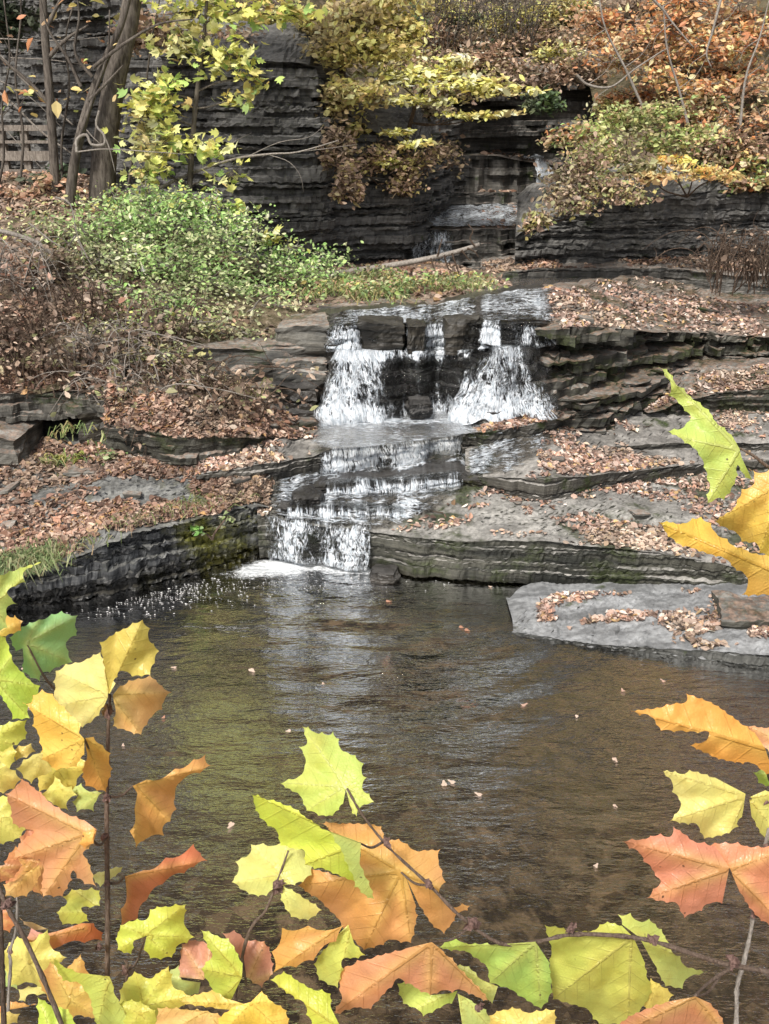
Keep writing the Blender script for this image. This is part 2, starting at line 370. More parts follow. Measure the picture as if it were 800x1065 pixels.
LOW = ledge('rock_shelf', [(534, 657, 655, 648), (548, 662, 658, 634), (575, 666, 663, 620), (620, 673, 668, 616), (690, 682, 674, 615), (735, 688, 676, 614), (800, 696, 680, 614), (900, 706, 688, 616)],
            0.0, .03, M_low, lt=.035, amp=.025, seed=3, chip=.007, below=.5)
L1 = ledge('rock_ledge', [(270, 583, 536, 500), (330, 588, 546, 490), (383, 591, 552, 484), (390, 592, 553, 482), (430, 602, 559, 476), (480, 606, 562, 466), (500, 608, 562, 488), (560, 610, 562, 505), (607, 613, 567, 500), (640, 614, 570, 494), (700, 618, 578, 485), (770, 622, 590, 478), (900, 630, 600, 470)],
           0.0, [(270, .24), (480, .24), (560, .10), (900, .16)], M_ledge, lt=.05, amp=.034, seed=7, chip=.03, below=.5, blk=1.1, inset=[(0, .10), (.12, .02), (.8, 0), (1, 0)])
L2 = ledge('rock_ledge', [(484, 500, 497, 468), (497, 504, 496, 466), (530, 515, 496, 455), (565, 523, 497, 445), (607, 513, 495, 437), (640, 505, 491, 430), (690, 497, 486, 430), (730, 490, 482, 430), (800, 486, 478, 430), (900, 482, 474, 430)],
           L1.z, .10, M_step, lt=.05, amp=.03, seed=9, chip=.02, blk=.8)
TR = ledge('rock_ledge', [(640, 466, 464, 400), (700, 467, 461, 388), (760, 468, 461, 382), (900, 470, 462, 380)], L2.z, [(640, .30), (900, .42)], M_step, lt=.04, amp=.03, seed=12, chip=.02)
def z4(u, v): return L1.z(min(max(u, 275), 470), v) if u < 480 else L2.z(max(u, 490), v)
L4 = ledge('rock_step', [(205, 506, 493, 470), (250, 501, 487, 462), (290, 496, 480, 452), (325, 489, 474, 440), (345, 490, 467, 428), (380, 486, 463, 428), (420, 480, 463, 428), (450, 472, 459, 428), (480, 466, 452, 426), (520, 460, 447, 424), (560, 451, 440, 415), (590, 443, 431, 405), (640, 433, 424, 400), (690, 428, 420, 395)],
           z4, [(205, .1), (330, .08), (470, .08), (590, .16), (690, .25)], M_step, lt=.05, amp=.04, seed=15, chip=.02, blk=.4)
A = ledge('waterfall_rock', [(318, 433, 378, 362), (340, 436, 369, 357), (400, 436, 369, 357), (470, 436, 367, 356), (520, 432, 367, 356), (560, 426, 362, 352), (585, 420, 360, 350)],
          L4.z, .02, M_wet, lt=.07, amp=.09, seed=21, batter=.30, blk=.28, chip=.02, jit=.012)
B = ledge('waterfall_rock', [(322, 366, 348, 326), (345, 364, 341, 326), (375, 363, 339, 322), (440, 363, 339, 318), (500, 362, 336, 308), (545, 360, 336, 302), (585, 356, 336, 300)],
          A.z, .06, M_wet, lt=.06, amp=.06, seed=23, blk=.3, chip=.02)
RC = ledge('rock_ledge', [(560, 408, 340, 304), (580, 414, 339, 300), (600, 420, 340, 296), (634, 418, 340, 292), (655, 404, 342, 290), (690, 390, 345, 288), (722, 384, 345, 288), (780, 382, 348, 288), (920, 382, 345, 286)],
           lambda u, v: L4.z(u, v) if u < 655 else TR.z(u, v), .05, M_mossy, lt=.06, amp=.17, seed=33, chip=.03, blk=.32, jit=.013,
           inset=[(0, -.35), (.25, -.28), (.30, -.05), (.45, .12), (.5, -.1), (.62, -.08), (.66, .22), (.8, .2), (.84, -.12), (1, 0)])
MR = ledge('rock_ledge', [(672, 432, 428, 395), (700, 430, 418, 386), (735, 428, 409, 382), (800, 427, 402, 381), (920, 427, 400, 380)], TR.z, .12, M_mossy, lt=.05, amp=.09, seed=37, chip=.03)
ZP = float(np.mean(RC.zt))+.03
print('upper pool', ZP)
UB = ledge('rock_shelf', [(500, 296, 292, 268), (520, 294, 284, 266), (560, 292, 279, 264), (640, 291, 278, 262), (700, 292, 279, 262), (760, 296, 286, 262), (920, 300, 290, 262)], ZP-.02, .10, M_back, lt=.05, amp=.05, seed=41, chip=.03)
CR = ledge('cliff', [(535, 276, 246, 0), (555, 273, 226, 0), (600, 272, 213, 0), (660, 271, 206, 0), (720, 270, 200, 0), (800, 270, 190, 0), (960, 268, 180, 0)], lambda u, v: UB.z(max(u, 520), v), .5, M_cliff, vkdist=1.0, lt=.05, amp=.13, seed=43, blk=.4, jit=.012, chip=.05,
           inset=[(0, .12), (.15, .1), (.2, -.05), (.45, .05), (.5, .2), (.56, .02), (1, 0)])
BC1 = ledge('rock_step', [(405, 282, 246, 212), (440, 280, 238, 212), (520, 279, 238, 212), (575, 277, 236, 214)], ZP, .15, M_back, lt=.07, amp=.12, batter=.3, seed=47, chip=.03, blk=.4)
BC2 = ledge('rock_step', [(430, 214, 201, 196), (480, 215, 200, 195), (580, 214, 200, 195), (610, 212, 200, 195)], BC1.z, .02, M_back, lt=.06, amp=.10, seed=51, chip=.03)
BC3 = ledge('rock_step', [(425, 198, 158, 150), (470, 198, 160, 150), (520, 198, 163, 149), (550, 198, 168, 149), (580, 196, 172, 149), (640, 192, 166, 148)], BC2.z, .10, M_back, lt=.09, amp=.14, batter=.15, seed=53, chip=.04, blk=.5)
def ledgeY(name, pts, mat, vkdist=1.0, rise=.5, **kw):
    """pts (u, Y, zb, zt) : wall given by depth"""
    pts = np.asarray(pts, float); X = (pts[:, 0]-400)/FPX*pts[:, 1]/math.cos(TH)*.96
    P0 = np.column_stack([X, pts[:, 1]]); seg = np.linalg.norm(np.diff(P0, axis=0), axis=1); s0 = np.concatenate([[0], np.cumsum(seg)])
    s = np.arange(0, s0[-1], .05); P = np.column_stack([np.interp(s, s0, P0[:, 0]), np.interp(s, s0, P0[:, 1])])
    P[:, 1] += .25*fbm(s*.5, 3, 0, kw.get('seed', 1)); zb, zt = np.interp(s, s0, pts[:, 2]), np.interp(s, s0, pts[:, 3])
    zt = zt + .15*fbm(s, 9, 0, 3)
    back = np.column_stack([P[:, 0], P[:, 1]+vkdist, zt+rise])
    lg = strata_sheet(name, P, zb, zt, back, mat, **kw); tag(lg.o, kind='structure'); lg.back = back; return lg
BC4 = ledgeY('cliff', [(420, 21.5, 3.2, 4.2), (470, 22.2, 3.3, 4.9), (520, 23.2, 3.4, 5.0), (600, 23.8, 3.4, 5.2), (640, 23.2, 3.2, 5.3)], M_back, lt=.12, amp=.22, seed=57, chip=.05, blk=.8,
             inset=[(0, .2), (.3, .1), (.35, -.15), (.5, .1), (.8, .35), (.85, -.2), (1, 0)])
LC = ledgeY('cliff', [(-420, 27, 2.5, 9), (-150, 24, 2.5, 8.5), (60, 21.5, 2.5, 8), (150, 19.5, 2.5, 7), (205, 17.6, 2.0, 5.7), (245, 16.9, 1.9, 5.35), (300, 16.6, 1.9, 5.2), (340, 16.7, 1.9, 5.0), (352, 17.2, 1.9, 4.6), (385, 17.4, 1.9, 4.2), (425, 17.6, 1.9, 3.9), (440, 18.6, 2.0, 3.9), (455, 20.5, 2.0, 4.0), (475, 22.5, 2.0, 4.2)],
            M_cliff, lt=.055, amp=.17, seed=61, blk=.42, chip=.06, jit=.013, rise=.6, vkdist=1.2,
            inset=[(0, .25), (.1, .2), (.16, .05), (.2, -.06), (.35, .03), (.4, -.04), (1, .12)])
LW = ledge('rock_ledge', [(-70, 660, 606, 450), (10, 641, 596, 452), (60, 632, 586, 458), (110, 624, 566, 466), (150, 614, 550, 474), (200, 601, 538, 482), (245, 590, 528, 488), (272, 583, 522, 492), (284, 581, 525, 494)],
           0.0, [(-70, .42), (110, .34), (200, .25), (284, .18)], M_wall, lt=.045, amp=.075, jit=.012, seed=65, chip=.03, below=.5, inset=[(0, .12), (.3, .06), (.9, 0), (1, -.05)], batter=.12, blk=.35)
LS = ledge('rock_shelf', [(-90, 474, 404, 380), (0, 464, 408, 384), (45, 461, 410, 386), (85, 457, 405, 384), (128, 458, 404, 384)],
           lambda u, v: LW.z(min(u, 280), v), .22, M_stone, lt=.05, amp=.05, seed=69, chip=.03, blk=.45,
           inset=[(0, .55), (.10, .6), (.14, .8), (.44, .8), (.50, -.05), (.72, -.10), (.78, .06), (1, 0)])
LS2 = ledge('rock_shelf', [(112, 470, 440, 398), (150, 476, 446, 402), (180, 484, 452, 412), (205, 487, 456, 416), (250, 482, 454, 420), (300, 472, 456, 428), (345, 464, 455, 433)],
           lambda u, v: LW.z(min(u, 280), v), [(112, .42), (200, .28), (345, .05)], M_mossy, lt=.045, amp=.07, seed=71, chip=.012, blk=.3)
# ------------------------------------------------------------------ soil banks and hillside (height fields through control points)
def tps(ctrl):
    c = np.asarray(ctrl, float); X = c[:, :2]; n = len(c)
    d = np.linalg.norm(X[:, None]-X[None], axis=2); U = np.where(d > 0, d*d*np.log(d+1e-9), 0)
    Q = np.column_stack([np.ones(n), X]); A_ = np.block([[U+.02*np.eye(n), Q], [Q.T, np.zeros((3, 3))]])
    w = np.linalg.solve(A_, np.concatenate([c[:, 2], np.zeros(3)]))
    def f(x, y):
        x, y = np.asarray(x, float), np.asarray(y, float)
        d = np.sqrt((x[..., None]-X[:, 0])**2+(y[..., None]-X[:, 1])**2)
        return (np.where(d > 0, d*d*np.log(d+1e-9), 0)@w[:n])+w[n]+w[n+1]*x+w[n+2]*y
    return f
def proj(p):
    q = np.asarray(p)-CAMP; d = q@FWD; return 400+FPX*(q@RIGHT)/d, 532.5-FPX*(q@UPV)/d
def P3(u, v, Y): p = D(u, v, Y); return tuple(p)
bank_ctrl = [P3(-250, 400, 11.0), P3(-250, 300, 12.8), P3(-250, 200, 15), P3(-50, 405, 10.9), P3(40, 408, 10.9), P3(110, 402, 10.9), P3(40, 330, 11.9), P3(-50, 330, 11.9), P3(40, 260, 13.1), P3(-50, 255, 13.1), P3(40, 205, 14.4), P3(110, 208, 14.2), P3(-80, 200, 14.5), P3(20, 188, 17), P3(120, 195, 17), P3(-120, 185, 17.5), P3(30, 185, 21), P3(-150, 180, 23),
             P3(150, 425, 11.0), P3(200, 420, 11.2), P3(200, 345, 11.9), P3(160, 330, 12.2), P3(200, 300, 13.0), P3(200, 255, 14.5), P3(210, 270, 17.2), P3(260, 440, 11.2), P3(270, 400, 11.6), P3(300, 335, 12.4), P3(320, 322, 13.0), P3(300, 300, 14.2), P3(300, 278, 16.2), P3(390, 316, 13.3), P3(400, 278, 16.2), P3(460, 310, 13.6), P3(470, 284, 15.6), P3(530, 304, 14.2), P3(520, 292, 15.0), P3(560, 302, 14.4)]
bankf = tps(bank_ctrl)
def bank_z(x, y): return bankf(x, y) + .07*fbm(np.asarray(x)*1.3, np.asarray(y)*1.3, 0, 5)
xs = np.arange(-10.5, 2.6, .09); ys = np.arange(10.9, 21.5, .09)
XX, YY = np.meshgrid(xs, ys, indexing='ij'); ZZ = bank_z(XX, YY)
Vb = np.stack([XX, YY, ZZ], -1).reshape(-1, 3); ub, vb_ = proj(Vb)
keepv = (ub < np.interp(vb_, [270, 285, 300, 312, 322, 330, 345, 370, 400, 425, 450], [455, 520, 545, 525, 420, 345, 338, 336, 334, 320, 200]))
Fb = gridf(len(xs), len(ys)); Fb = Fb[keepv[Fb].all(1)]
bank_o = mesh('stream_bank', Vb, Fb, M_soil, smooth=True); tag(bank_o, kind='structure')
hc = []
for lg in (LC, CR, BC4):
    for i in range(0, len(lg.back), max(1, len(lg.back)//7)): hc.append(tuple(lg.back[i]-np.array([0, .15, .25])))
for x, y, z in [(-16, 36, 14), (-6, 32, 13), (0, 34, 12), (8, 30, 13), (18, 32, 15), (14, 18, 7), (20, 20, 10), (-18, 28, 12), (0, 27, 7.0), (4.3, 26, 6.2), (-3, 24, 8), (7.5, 21, 6.2), (10, 25, 9), (3.0, 40, 17), (-20, 40, 20), (20, 42, 20), (4.2, 20.5, 4.4), (6, 18.5, 4.6)]: hc.append((x, y, z))
hillf = tps(hc)
def hill_z(x, y): return hillf(x, y)+.25*fbm(np.asarray(x)*.6, np.asarray(y)*.6, 0, 8)
xs = np.arange(-22, 22, .22); ys = np.arange(15.4, 42, .22)
XX, YY = np.meshgrid(xs, ys, indexing='ij'); ZZ = hill_z(XX, YY)
front = np.concatenate([LC.back[:, :2], BC4.back[:, :2], CR.back[:, :2]])
yf = np.where(xs < -.3+0*xs, 0, 0).astype(float)
o1 = np.argsort(LC.back[:, 0]); o2 = np.argsort(BC4.back[:, 0]); o3 = np.argsort(CR.back[:, 0])
yl = np.interp(xs, LC.back[o1, 0], LC.back[o1, 1]); ym = np.interp(xs, BC4.back[o2, 0], BC4.back[o2, 1]); yr = np.interp(xs, CR.back[o3, 0], CR.back[o3, 1])
xl, xr = LC.back[-1, 0], 4.0
yf = np.where(xs < xl, yl, np.where(xs < xr, ym, yr)) - .2
kv = (YY > yf[:, None]).ravel(); Fh = gridf(len(xs), len(ys)); Fh = Fh[kv[Fh].all(1)]
hill_o = mesh('hillside', np.stack([XX, YY, ZZ], -1).reshape(-1, 3), Fh, M_hill, smooth=True); tag(hill_o, kind='structure')
# far ground under everything, out to the horizon
gx = np.array([-300, -60, -24, 24, 60, 300.]); gy = np.array([-200, -40, -6, 44, 90, 400.])
GX, GY = np.meshgrid(gx, gy, indexing='ij'); GZ = np.where((abs(GX) > 23) | (GY > 43) , 6.0, -1.2); GZ = np.where(GY < -5, 3.0, GZ); GZ = np.where((abs(GX) < 25) & (GY > -7) & (GY < 45), -1.2, GZ)
tag(mesh('ground', np.stack([GX, GY, GZ], -1).reshape(-1, 3), gridf(6, 6), M_hill), kind='structure')
# near bank below the camera
xs = np.arange(-9, 9.1, .2); ys = np.arange(-4, 3.6, .15); XX, YY = np.meshgrid(xs, ys, indexing='ij')
ZZ = np.interp(YY, [-4, .5, 1.0, 2.2, 3.0, 3.6], [3.1, 2.8, 2.4, .75, -.1, -.9])+.12*fbm(XX, YY, 0, 3)
tag(mesh('near_bank', np.stack([XX, YY, ZZ], -1).reshape(-1, 3), gridf(len(xs), len(ys)), M_soil, smooth=True), kind='structure')
xs = np.arange(-9, 9, .12); ys = np.arange(2.0, 10.2, .12); XX, YY = np.meshgrid(xs, ys, indexing='ij')
ZZ = -.42-.22*fbm(XX*.5, YY*.5, 0, 12)+.05*fbm(XX*3, YY*3, 0, 2)
tag(mesh('stream_bed', np.stack([XX, YY, ZZ], -1).reshape(-1, 3), gridf(len(xs), len(ys)), M_bed, smooth=True), kind='structure')

# ------------------------------------------------------------------ water
def sheet(name, L_, u0, u1, mat, vtop=None, foam_top=.35, foam_face=.9, off=.03, face=True, uprof=None, jet=.05, t0=0, fn=None, ew=9.0, clip=None):
    us = L_.us; ii = np.where((us >= u0) & (us <= u1))[0]
    fine = np.linspace(ii[0], ii[-1], (len(ii)-1)*3+1)
    def at(arr): return np.stack([np.interp(fine, np.arange(len(us)), arr[:, q]) for q in range(arr.shape[1])], 1)
    sm = lambda a: np.apply_along_axis(lambda c: np.convolve(np.pad(c, 4, 'edge'), np.ones(9)/9, 'valid'), 0, a)
    lip = sm(at(L_.lip)); s = np.interp(fine, np.arange(len(us)), L_.s); nrm = at(L_.N)
    zb = np.interp(fine, np.arange(len(us)), L_.zb); us_f = np.interp(fine, np.arange(len(us)), us)
    rowsV, tt, fo, fq = [], [], [], []
    nt = L_.top.shape[1]; t = t0
    tops = [at(L_.top[:, q]) for q in range(nt)]
    if vtop is not None:
        tops = tops[:max(2, int(nt*vtop))]
    prev = None
    for p in [sm(q) for q in tops[::-1]][:-1]:
        p = p.copy(); p[:, 2] += off*.8
        if prev is not None: t += np.linalg.norm((p-prev)[len(p)//2])
        prev = p; rowsV.append(p); tt.append(t); fo.append(foam_top); fq.append(-1)
    if face:
        # the face of the rock, smoothed, then a curtain just proud of it
        H = lip[:, 2]-zb; bat = at(L_.face[:, :, :2].reshape(len(us), -1)).reshape(len(fine), -1, 2)
        zf = at(L_.face[:, :, 2])
        n = 16
        for q in range(n+1):
            f = q/n
            z = lip[:, 2]+off*.8*(1-f)-(H+.02)*f
            xy = np.stack([[np.interp(z[i], zf[i], bat[i, :, k]) for k in range(2)] for i in range(len(fine))])
            xy = sm(xy)
            o = off + (jet*math.sqrt(f)*(1+.9*vn(s*4.5, t0+3, 0, 6)))[:, None]
            rowsV.append(np.column_stack([xy + nrm*o, z+.02*vn(s*9, f*3, 1, 8)*(f > .05)])); t += float(H.mean()/n); tt.append(t); fo.append(foam_top+(foam_face-foam_top)*min(1, f*4+.15)); fq.append(f)
    V = np.stack(rowsV, 1); n_, m_ = V.shape[:2]
    T = np.broadcast_to(np.array(tt)[None], (n_, m_)); S = np.broadcast_to(s[:, None], (n_, m_))
    F = np.broadcast_to(np.array(fo)[None], (n_, m_)).copy()
    if uprof is not None:
        m = np.interp(us_f, [a for a, _ in uprof], [c for _, c in uprof])[:, None]; F = F + m
    F = F + .16*vn(us_f[:, None]/11., np.array(fq)[None]*2.2, 3, 2)
    if fn is not None: F = F + fn(us_f[:, None], np.array(fq)[None])
    edge = np.minimum(1, np.minimum(us_f-us_f[0], us_f[-1]-us_f)/ew)[:, None]*np.minimum(1, np.arange(m_)/3.0)[None]
    if not face: edge = edge*np.minimum(1, np.arange(m_)[::-1]/2.0+.35)[None]
    if clip is not None:
        uu, vv = proj(V.reshape(-1, 3)); edge = edge*np.clip(clip(uu, vv), 0, 1).reshape(edge.shape if edge.shape == (n_, m_) else (n_, m_))
    F = F - .25*(1-edge)
    d = .018*fbm(S*11, T*2.2, 0, 5, 3)
    V = V.copy(); V[..., 2] += d*.8; V[..., 1] -= d*.8
    o = mesh(name, V.reshape(-1, 3), gridf(n_, m_), mat, smooth=True, attrs={'flow': np.stack([S, T, F], -1).reshape(-1, 3), 'edge': np.stack([edge]*3, -1).reshape(-1, 3)})
    return tag(o, kind='structure')
sheet('waterfall', L1, 276, 390, M_fall, foam_top=.6, foam_face=.82, uprof=[(279, -.1), (300, .1), (320, .0), (332, -.12), (345, .05), (388, .05)], vtop=.2, jet=.07, fn=lambda u, f: -.16*np.clip((np.maximum(f, 0)-.2)/.1, 0, 1)*np.clip((.85-f)/.15, 0, 1)*(1+vn(u/6., f*3, 0, 29)))
sheet('stream', L1, 281, 492, M_stream, foam_top=.64, face=False, off=.05, uprof=[(283, 0), (340, .1), (384, .0), (430, .12), (486, .05)], ew=10, fn=lambda u, f: .22*vn(u/30., f*4, 0, 4), clip=lambda u, v: (np.interp(v, [478, 500, 530, 553], [520, 500, 462, 400])-u)/32.)
sheet('stream', L2, 480, 600, M_stream, foam_top=.72, face=False, off=.03, uprof=[(486, .2), (520, .05), (590, -.2)], ew=12, clip=lambda u, v: (np.interp(v, [445, 465, 480, 500], [600, 585, 560, 520])-u)/45.)
sheet('waterfall', L4, 326, 486, M_fall, foam_top=.6, foam_face=.95, off=.03, jet=.05, vtop=.3, uprof=[(336, -.2), (380, .1), (395, -.25), (410, .05), (480, 0)])
def fA(u, f):
    f = np.maximum(f, 0)
    left = np.exp(-((u-(370-8*f))/(38+8*f))**4)
    right = np.exp(-((u-(524-24*f))/(32+38*f))**4)
    mid = .72*np.exp(-((u-436)/4.0)**2)+.6*np.exp(-((u-420)/3.5)**2)+.62*np.exp(-((u-455)/4)**2)+.35*np.exp(-((u-474)/6)**2)+.25*np.clip(f*1.4-.6, 0, 1)
    lacy = -.26*np.clip((f-.10)/.12, 0, 1)*np.clip((.78-f)/.18, 0, 1)*(1+.8*vn(u/7., f*3, 0, 19))
    return lacy-.66+.80*np.maximum(left, np.maximum(right, mid))+.5*np.where(f < .10, 1, 0)*(u < 480)+.18*np.clip((f-.6)*2.5, 0, 1)*np.maximum(left, right)
sheet('waterfall', A, 331, 574, M_fall, foam_top=.7, foam_face=.84, off=.06, jet=.15, fn=fA)
sheet('waterfall', B, 338, 577, M_fall, foam_top=.50, foam_face=.85, off=.03, jet=.05, vtop=.25, uprof=[(338, 0), (370, .1), (376, -.7), (420, -.7), (424, 0), (428, -.4), (440, -.3), (446, .1), (462, .05), (468, -.7), (498, -.6), (503, .25), (518, .2), (522, -.5), (544, -.3), (577, -.1)])
sheet('stream', B, 495, 586, M_stream, foam_top=.78, face=False, off=.035, ew=12)
sheet('stream', B, 345, 500, M_stream, foam_top=.76, face=False, off=.03, ew=12)
sheet('waterfall', BC1, 424, 474, M_fall, foam_top=.3, foam_face=.75, off=.05, jet=.04, uprof=[(428, 0), (470, -.15)])
sheet('stream', BC1, 440, 560, M_stream, foam_top=.8, face=False, off=.06, uprof=[(445, .1), (520, .05), (555, -.2)])
sheet('stream', BC3, 538, 575, M_stream, foam_top=.7, face=False, off=.06, ew=10)
sheet('waterfall', BC3, 554, 574, M_fall, foam_top=.6, foam_face=1.6, off=.12, jet=.14, vtop=.4, ew=4)
def segd(X, Y, a, b):
    d = b[:2]-a[:2]; t = np.clip(((X-a[0])*d[0]+(Y-a[1])*d[1])/(d@d), 0, 1); return np.hypot(X-a[0]-t*d[0], Y-a[1]-t*d[1])
SS = ledge('rock_step', [(332, 515, 509, 499), (360, 514, 507, 497), (400, 512, 505, 495), (440, 509, 502, 492), (475, 506, 499, 489), (505, 505, 499, 490)], L1.z, .02, M_wet, lt=.03, amp=.04, seed=81, blk=.2, chip=.015)
sheet('waterfall', SS, 334, 486, M_fall, foam_top=.55, foam_face=.9, off=.03, jet=.04, ew=12)
SS2 = ledge('rock_step', [(292, 533, 527, 517), (330, 536, 530, 519), (370, 538, 532, 521), (410, 538, 533, 523), (440, 536, 532, 524)], L1.z, .015, M_wet, lt=.03, amp=.04, seed=83, blk=.2, chip=.015)
sheet('waterfall', SS2, 294, 424, M_fall, foam_top=.5, foam_face=.85, off=.03, jet=.04, ew=12)
sheet('stream', SS, 336, 480, M_stream, foam_top=.74, face=False, off=.02, ew=10)
sheet('stream', SS2, 294, 420, M_stream, foam_top=.74, face=False, off=.02, ew=10)
# flat basins held on the steps
def basin(name, uv, z, mat, foam=0.15, step=.08):
    P = np.array([G(u, v, z)[:2] for u, v in uv]); lo, hi = P.min(0), P.max(0)
    xs = np.arange(lo[0], hi[0]+step, step); ys = np.arange(lo[1], hi[1]+step, step)
    XX, YY = np.meshgrid(xs, ys, indexing='ij'); X, Y = XX.ravel(), YY.ravel()
    ins = np.zeros(len(X), bool); j = len(P)-1
    for i in range(len(P)):
        c = ((P[i, 1] > Y) != (P[j, 1] > Y)) & (X < (P[j, 0]-P[i, 0])*(Y-P[i, 1])/(P[j, 1]-P[i, 1]+1e-12)+P[i, 0]); ins ^= c; j = i
    F = gridf(len(xs), len(ys)); F = F[ins[F].any(1)]
    V = np.column_stack([X, Y, np.full(len(X), z)]); fo = foam(X, Y) if callable(foam) else np.full(len(X), foam)
    return tag(mesh(name, V, F, mat, smooth=True, attrs={'flow': np.column_stack([X, Y*1.3, fo]), 'edge': np.repeat(np.clip(np.min([segd(X, Y, np.append(P[i], 0), np.append(P[i-1], 0)) for i in range(len(P))], axis=0)/.22, 0, 1)[:, None], 3, 1)}), kind='structure')
zL4 = float(np.mean([L4.z(u, 434) for u in (350, 400, 460)]))+.055
def foam4(X, Y):
    c = G(400, 438, zL4)[1]; return .56+.45*np.exp(-((Y-c-.05)/.13)**2)
basin('plunge_basin', [(318, 462), (330, 428), (590, 416), (580, 438), (490, 453), (420, 463), (350, 470)], zL4, M_stream, foam4)
basin('upper_pool', [(512, 298), (528, 289), (640, 288), (700, 291), (670, 303), (600, 308), (545, 311)], ZP+.075, M_stream, .10)
# the main pool
xs = np.arange(-9, 9, .10); ys = np.arange(2.4, 10.2, .10); XX, YY = np.meshgrid(xs, ys, indexing='ij')
a, b2 = G(268, 590, 0), G(392, 597, 0)
dd = segd(XX, YY, a, b2); c1 = segd(XX, YY, G(165, 606, 0), G(290, 592, 0))
foam = .80*np.exp(-(dd/.34)**2)+.55*np.exp(-(c1/.20)**2)
e1 = segd(XX, YY, G(80, 640, 0), G(280, 608, 0)); foam = np.maximum(foam, .26*np.exp(-(e1/.4)**2)); foam = foam+.34*np.exp(-(segd(XX, YY, G(280, 586, 0), G(384, 592, 0))/.12)**2)
chop = np.exp(-(segd(XX, YY, G(270, 600, 0), G(430, 690, 0))/1.1)**2)
tag(mesh('pool', np.column_stack([XX.ravel(), YY.ravel(), np.zeros(XX.size)]), gridf(len(xs), len(ys)), M_pool, smooth=True,
     attrs={'flow': np.column_stack([dd.ravel(), chop.ravel(), foam.ravel()])}), kind='structure')
# ------------------------------------------------------------------ loose stones
def stone(name, label, u0, u1, v0, v1, Y, depth, seed, mat, cat='rock', group=None, sink=.3, sq=.22, tilt=(0, 0, 0), n=13, layers=4):
    r = np.random.default_rng(seed)
    c0, c1 = D(u0, v1, Y), D(u1, v0, Y); w, h = c1[0]-c0[0], c1[2]-c0[2]
    base = np.array([(c0[0]+c1[0])/2, Y+depth/2, c0[2]])
    V, F, off = [], [], 0
    g = np.linspace(-1, 1, n); A_, B_ = np.meshgrid(g, g, indexing='ij'); o = np.ones_like(A_)
    for s3 in ((A_, B_, o), (B_, A_, -o), (o, A_, B_), (-o, B_, A_), (B_, o, A_), (A_, -o, B_)):
        V.append(np.stack(s3, -1).reshape(-1, 3)); F.append(gridf(n, n)+off); off += n*n
    V = np.vstack(V); F = np.vstack(F)
    key = np.round(V*1e4).astype(int); uq, ix, inv = np.unique(key, axis=0, return_index=True, return_inverse=True); V = V[ix]; F = inv.ravel()[F]
    sph = V/np.linalg.norm(V, axis=1)[:, None]; P = V*(1-sq)+sph*sq*1.15
    ly = np.floor((P[:, 2]+1)*layers/2+r.uniform()); ins = .10*_h(ly.astype(int), np.int64(1), np.int64(2), seed)
    P[:, :2] *= (1+ins+.16*fbm(sph[:, 0]*1.6, sph[:, 1]*1.6, ly*3.3, seed))[:, None]
    P[:, 2] += .22*fbm(P[:, 0]*1.2, P[:, 1]*1.2, 7, seed+3)*(P[:, 2] > 0)
    P *= (1+.05*fbm(P[:, 0]*4, P[:, 1]*4, P[:, 2]*4, seed+8))[:, None]
    if n == 13: P[:, :2] *= (1+.16*vn(sph[:, 0]*2.2+seed, sph[:, 1]*2.2, P[:, 2]*1.1, seed+4))[:, None]; P[:, 2] += .16*P[:, 0]*r.uniform(-1, 1)*(P[:, 2] > -.2); P += .012*r.standard_normal(P.shape)
    H = h*(1+sink); P = P*np.array([w/2, depth/2, H/2])
    a, b, c = tilt; rz = r.uniform(-.3, .3); P = np.column_stack([P[:, 0]*math.cos(rz)-P[:, 1]*math.sin(rz), P[:, 0]*math.sin(rz)+P[:, 1]*math.cos(rz), P[:, 2]]); ca, sa = math.cos(b), math.sin(b); P = np.column_stack([P[:, 0]*ca-P[:, 2]*sa, P[:, 1], P[:, 0]*sa+P[:, 2]*ca])
    P = P+base+np.array([0, 0, h-H/2])
    ob = mesh(name, P-base, F, mat); ob.location = base
    return tag(ob, label, cat, group)
YB = float(np.mean(B.P[:, 1])); YA = float(np.mean(A.P[:, 1]))
stone('rock_slab', 'broad dark grey slab jutting out of the left bank beside the main fall', 198, 294, 363, 404, 11.55, .9, 3, M_stone, layers=3, sq=.16, tilt=(0, -.03, 0))
stone('boulder', 'pale faceted boulder at the top left corner of the main fall', 292, 362, 338, 374, 11.75, .8, 8, M_stone, sq=.35, layers=2)
stone('rock_slab', 'thin grey slab lying under the pale faceted boulder', 262, 325, 358, 378, 11.7, .7, 12, M_stone, layers=2)
stone('rock_slab', 'dark flat slab touching the left edge of the falling water', 282, 340, 377, 402, 11.45, .7, 17, M_stone, layers=3)
stone('rock_slab', 'low brown slab under the broad dark grey slab', 232, 298, 404, 428, 11.35, .8, 21, M_mossy, layers=3)
stone('rock_slab', 'squat dark block standing at the left foot of the main fall', 288, 337, 402, 432, 11.2, .7, 22, M_wet, layers=4)
stone('boulder', 'small square brown rock half buried in the leafy left bank', 254, 282, 352, 370, 12.0, .4, 26, M_stone)
stone('boulder', 'large brown box-shaped rock under dry grass on the left bank', 212, 276, 441, 484, 10.75, .7, 29, M_dark, sq=.2, layers=5)
for i, (a, b, c, d, lab) in enumerate([(374, 421, 336, 363, 'widest dark brown block splitting the water at the crest'), (424, 443, 339, 363, 'narrow dark block just right of the widest crest block'),
        (463, 500, 333, 362, 'dark wet block in the middle of the crest with water on both sides'), (518, 546, 337, 362, 'square dark block near the right end of the crest'), (545, 568, 339, 362, 'small mossy block at the far right end of the crest')]):
    stone('crest_rock', lab, a, b, c, d, YB-.12, .5, 31+i, M_dark, group='dark blocks along the crest of the main fall', layers=3, sq=.25)
